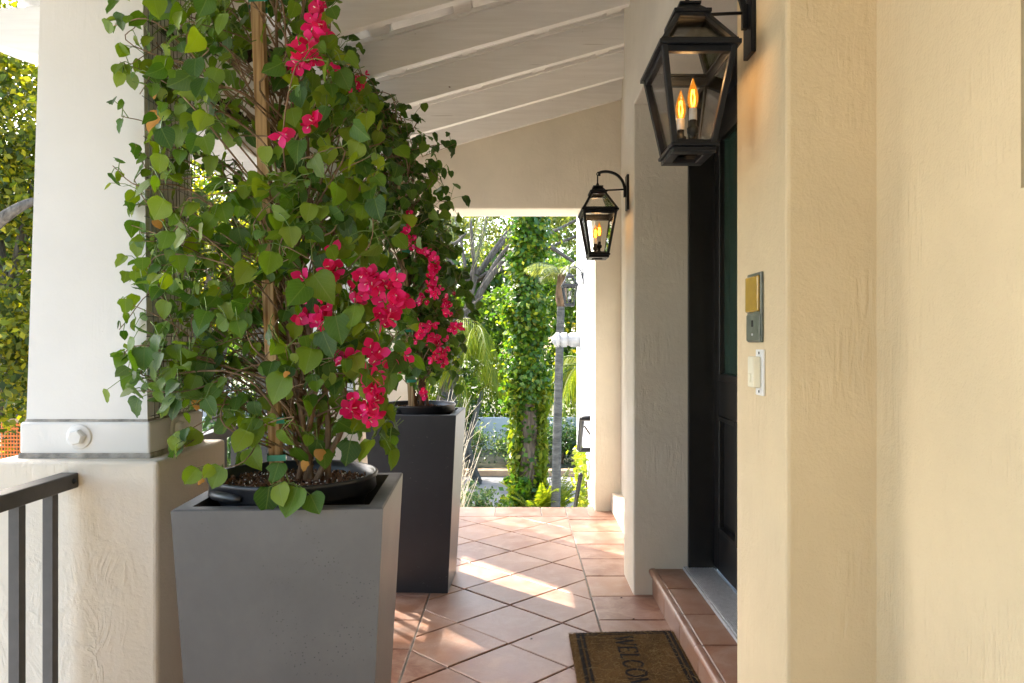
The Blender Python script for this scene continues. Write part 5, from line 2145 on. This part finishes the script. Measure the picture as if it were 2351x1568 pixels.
# handrail going down the stairs
hr = empty('stair_handrail', (.60, 6.2, 0), 'brown metal handrail turning down the stairs beside the white wall', 'handrail')
m = MB()
pts = [(.08, -.2, .60), (-.085, -.2, .60), (-.085, -.17, .595), (-.055, .45, .27), (-.05, .47, .26), (.10, .47, .26)]
m.tube(pts, .022, 10)
m.build('rail', M['black'], hr)
m = MB()
m.tube([(-.03, .6, .02), (-.02, 1.9, -.78)], .02, 10)
m.build('rail', M['black'], hr)
m = MB()
m.tube(curve([(.06, -.1, .44), (.0, -.1, .45), (-.06, -.1, .53)], 5), .008, 8)
m.box((.05, -.13, .39), (.06, -.07, .49))
m.build('bracket', M['iron'], hr)

# hedge along the left of the porch, below the rail
hg = empty('hedge', (-2.3, 3.9, GZ), 'dark strappy hedge just outside the railing behind the planters', 'hedge')
m = MB()
for k in range(30):
    m.tube([(random.uniform(-.2, .2), random.uniform(-1.8, 2.4), 0), (random.uniform(-.3, .3), random.uniform(-1.8, 2.4), 1.8)], [.012, .006], 4)
m.build('stem', M['twig'], hg)
pts = np.stack([rng.normal(size=9000) * .2, rng.uniform(-2.0, 2.6, 9000), 2.15 - np.abs(rng.normal(size=9000)) * .6], 1)
pts = pts[pts[:, 2] > .1]
link('foliage', cloud_mesh('foliage', pts, .12, M['f_dark'], aspect=.22, droop=-1.2), hg)

# iron fence by the street
fn = empty('iron_fence', (-7, 20.2, GZ), 'dark iron picket fence by the street seen through leaves', 'fence')
pk = MB()
pk.box((-.012, -.012, 0), (.012, .012, 1.75))
pme = pk.mesh('picket', M['iron'])
for k in range(56):
    link('picket', pme, fn, (-3.6 + k * .13, 0, .05))
for z in (.2, 1.55):
    m = MB()
    m.box((-3.7, -.015, z), (3.7, .015, z + .04))
    m.build('rail', M['iron'], fn)
# orange safety net, left edge
of = empty('safety_fence', (-8.2, 12.6, GZ), 'orange plastic safety net at the left edge beyond the pedestal', 'fence')
m = MB()
for i in range(56):
    x = -1.4 + i * .05
    m.box((x, -.003, .1), (x + .016, .003, 1.48))
for j in range(24):
    z = .1 + j * .06
    m.box((-1.4, -.005, z), (1.4, .001, z + .02))
m.build('net', M['orange'], of)
for x in (-1.4, 0, 1.4):
    m = MB()
    m.tube([(x, .02, -.1), (x, .02, 1.6)], .018, 7)
    m.build('post', M['bark'], of)
m = MB()
m.box((-1.4, -.02, 1.47), (1.4, .02, 1.53))
m.build('top_bar', M['kerb'], of)


# parked cars glimpsed through the leaves
def car(x, y, rz, paint, label):
    root = empty('parked_car', (x, y, GZ + .008), label, 'car', 'cars parked along the street')
    root.rotation_euler = (0, 0, rz)
    m = MB()
    side = [(-2.15, .28), (-2.2, .62), (-2.1, .82), (-1.55, .92), (-.75, 1.42), (.75, 1.46), (1.55, 1.0), (2.1, .92), (2.2, .6), (2.15, .28)]
    W = [.84, .88, .88, .86, .66, .66, .84, .86, .88, .84]
    vs = [(p[0], -w_, p[1]) for p, w_ in zip(side, W)] + [(p[0], w_, p[1]) for p, w_ in zip(side, W)]
    n = len(side)
    fs = [tuple(range(n)), tuple(range(n, 2 * n))[::-1]] + [(i, n + i, n + (i + 1) % n, (i + 1) % n) for i in range(n)]
    m.add(vs, fs)
    m.build('body', paint, root, bevel=.05)
    for s in (-1, 1):
        m = MB()
        m.add([(-1.3, s * .85, .98), (1.3, s * .85, 1.03), (.7, s * .70, 1.38), (-.68, s * .70, 1.36)], [(0, 1, 2, 3)])
        m.build('side_window', M['carglass'], root)
        m = MB()
        m.box((-2.2, s * .62 - .14, .64), (-2.13, s * .62 + .14, .78))
        m.build('tail_lamp', M['redlamp'], root)
        for xx in (-1.3, 1.35):
            m = MB()
            m.lathe([(0, -.1), (.2, -.1), (.32, -.09), (.33, 0), (.32, .09), (.2, .1), (0, .1)], (xx, s * .8, .33), 20, axis='Y')
            m.build('wheel', M['tyre'], root)
    m = MB()
    m.add([(-1.5, -.8, .95), (-1.5, .8, .95), (-.8, .62, 1.40), (-.8, -.62, 1.40)], [(0, 1, 2, 3)])
    m.build('rear_window', M['carglass'], root)
    return root


car(-9.3, 22.6, .05, M['carwhite'], 'white car parked at the kerb seen low through the leaves')
car(-6.6, 22.6, .02, M['carblue'], 'pale blue car parked at the kerb right of the white one')

# far wood that closes the view
ells = []
for i in range(26):
    x = -34 + i * 2.1
    ells.append((x, 30 + random.uniform(-2, 2) + abs(x) * .05, random.uniform(2.5, 5.5), 2.0, 1.6, random.uniform(3.4, 5.0)))
pts = clump_points(ells, 80000, 900, .55, .5)
pts = pts[pts[:, 2] > GZ]
wd = link('far_wood', cloud_mesh('far_wood', pts, .30, M['f_green'], aspect=.7))
tag(wd, 'mass of trees closing the view beyond garden and street', 'wood', kind='stuff')
# tall hedge behind the garden wall
pts = np.stack([rng.uniform(-8, 6, 30000), 21.0 + rng.random(30000) * 1.0, GZ + 4.6 * rng.random(30000) ** .8], 1)
pts[:, 2] += .5 * np.sin(pts[:, 0] * 1.3)
hd_ = link('tall_hedge', cloud_mesh('tall_hedge', pts, .15, M['f_green'], aspect=.65))
tag(hd_, 'tall green hedge behind the white garden wall', 'hedge', kind='stuff')
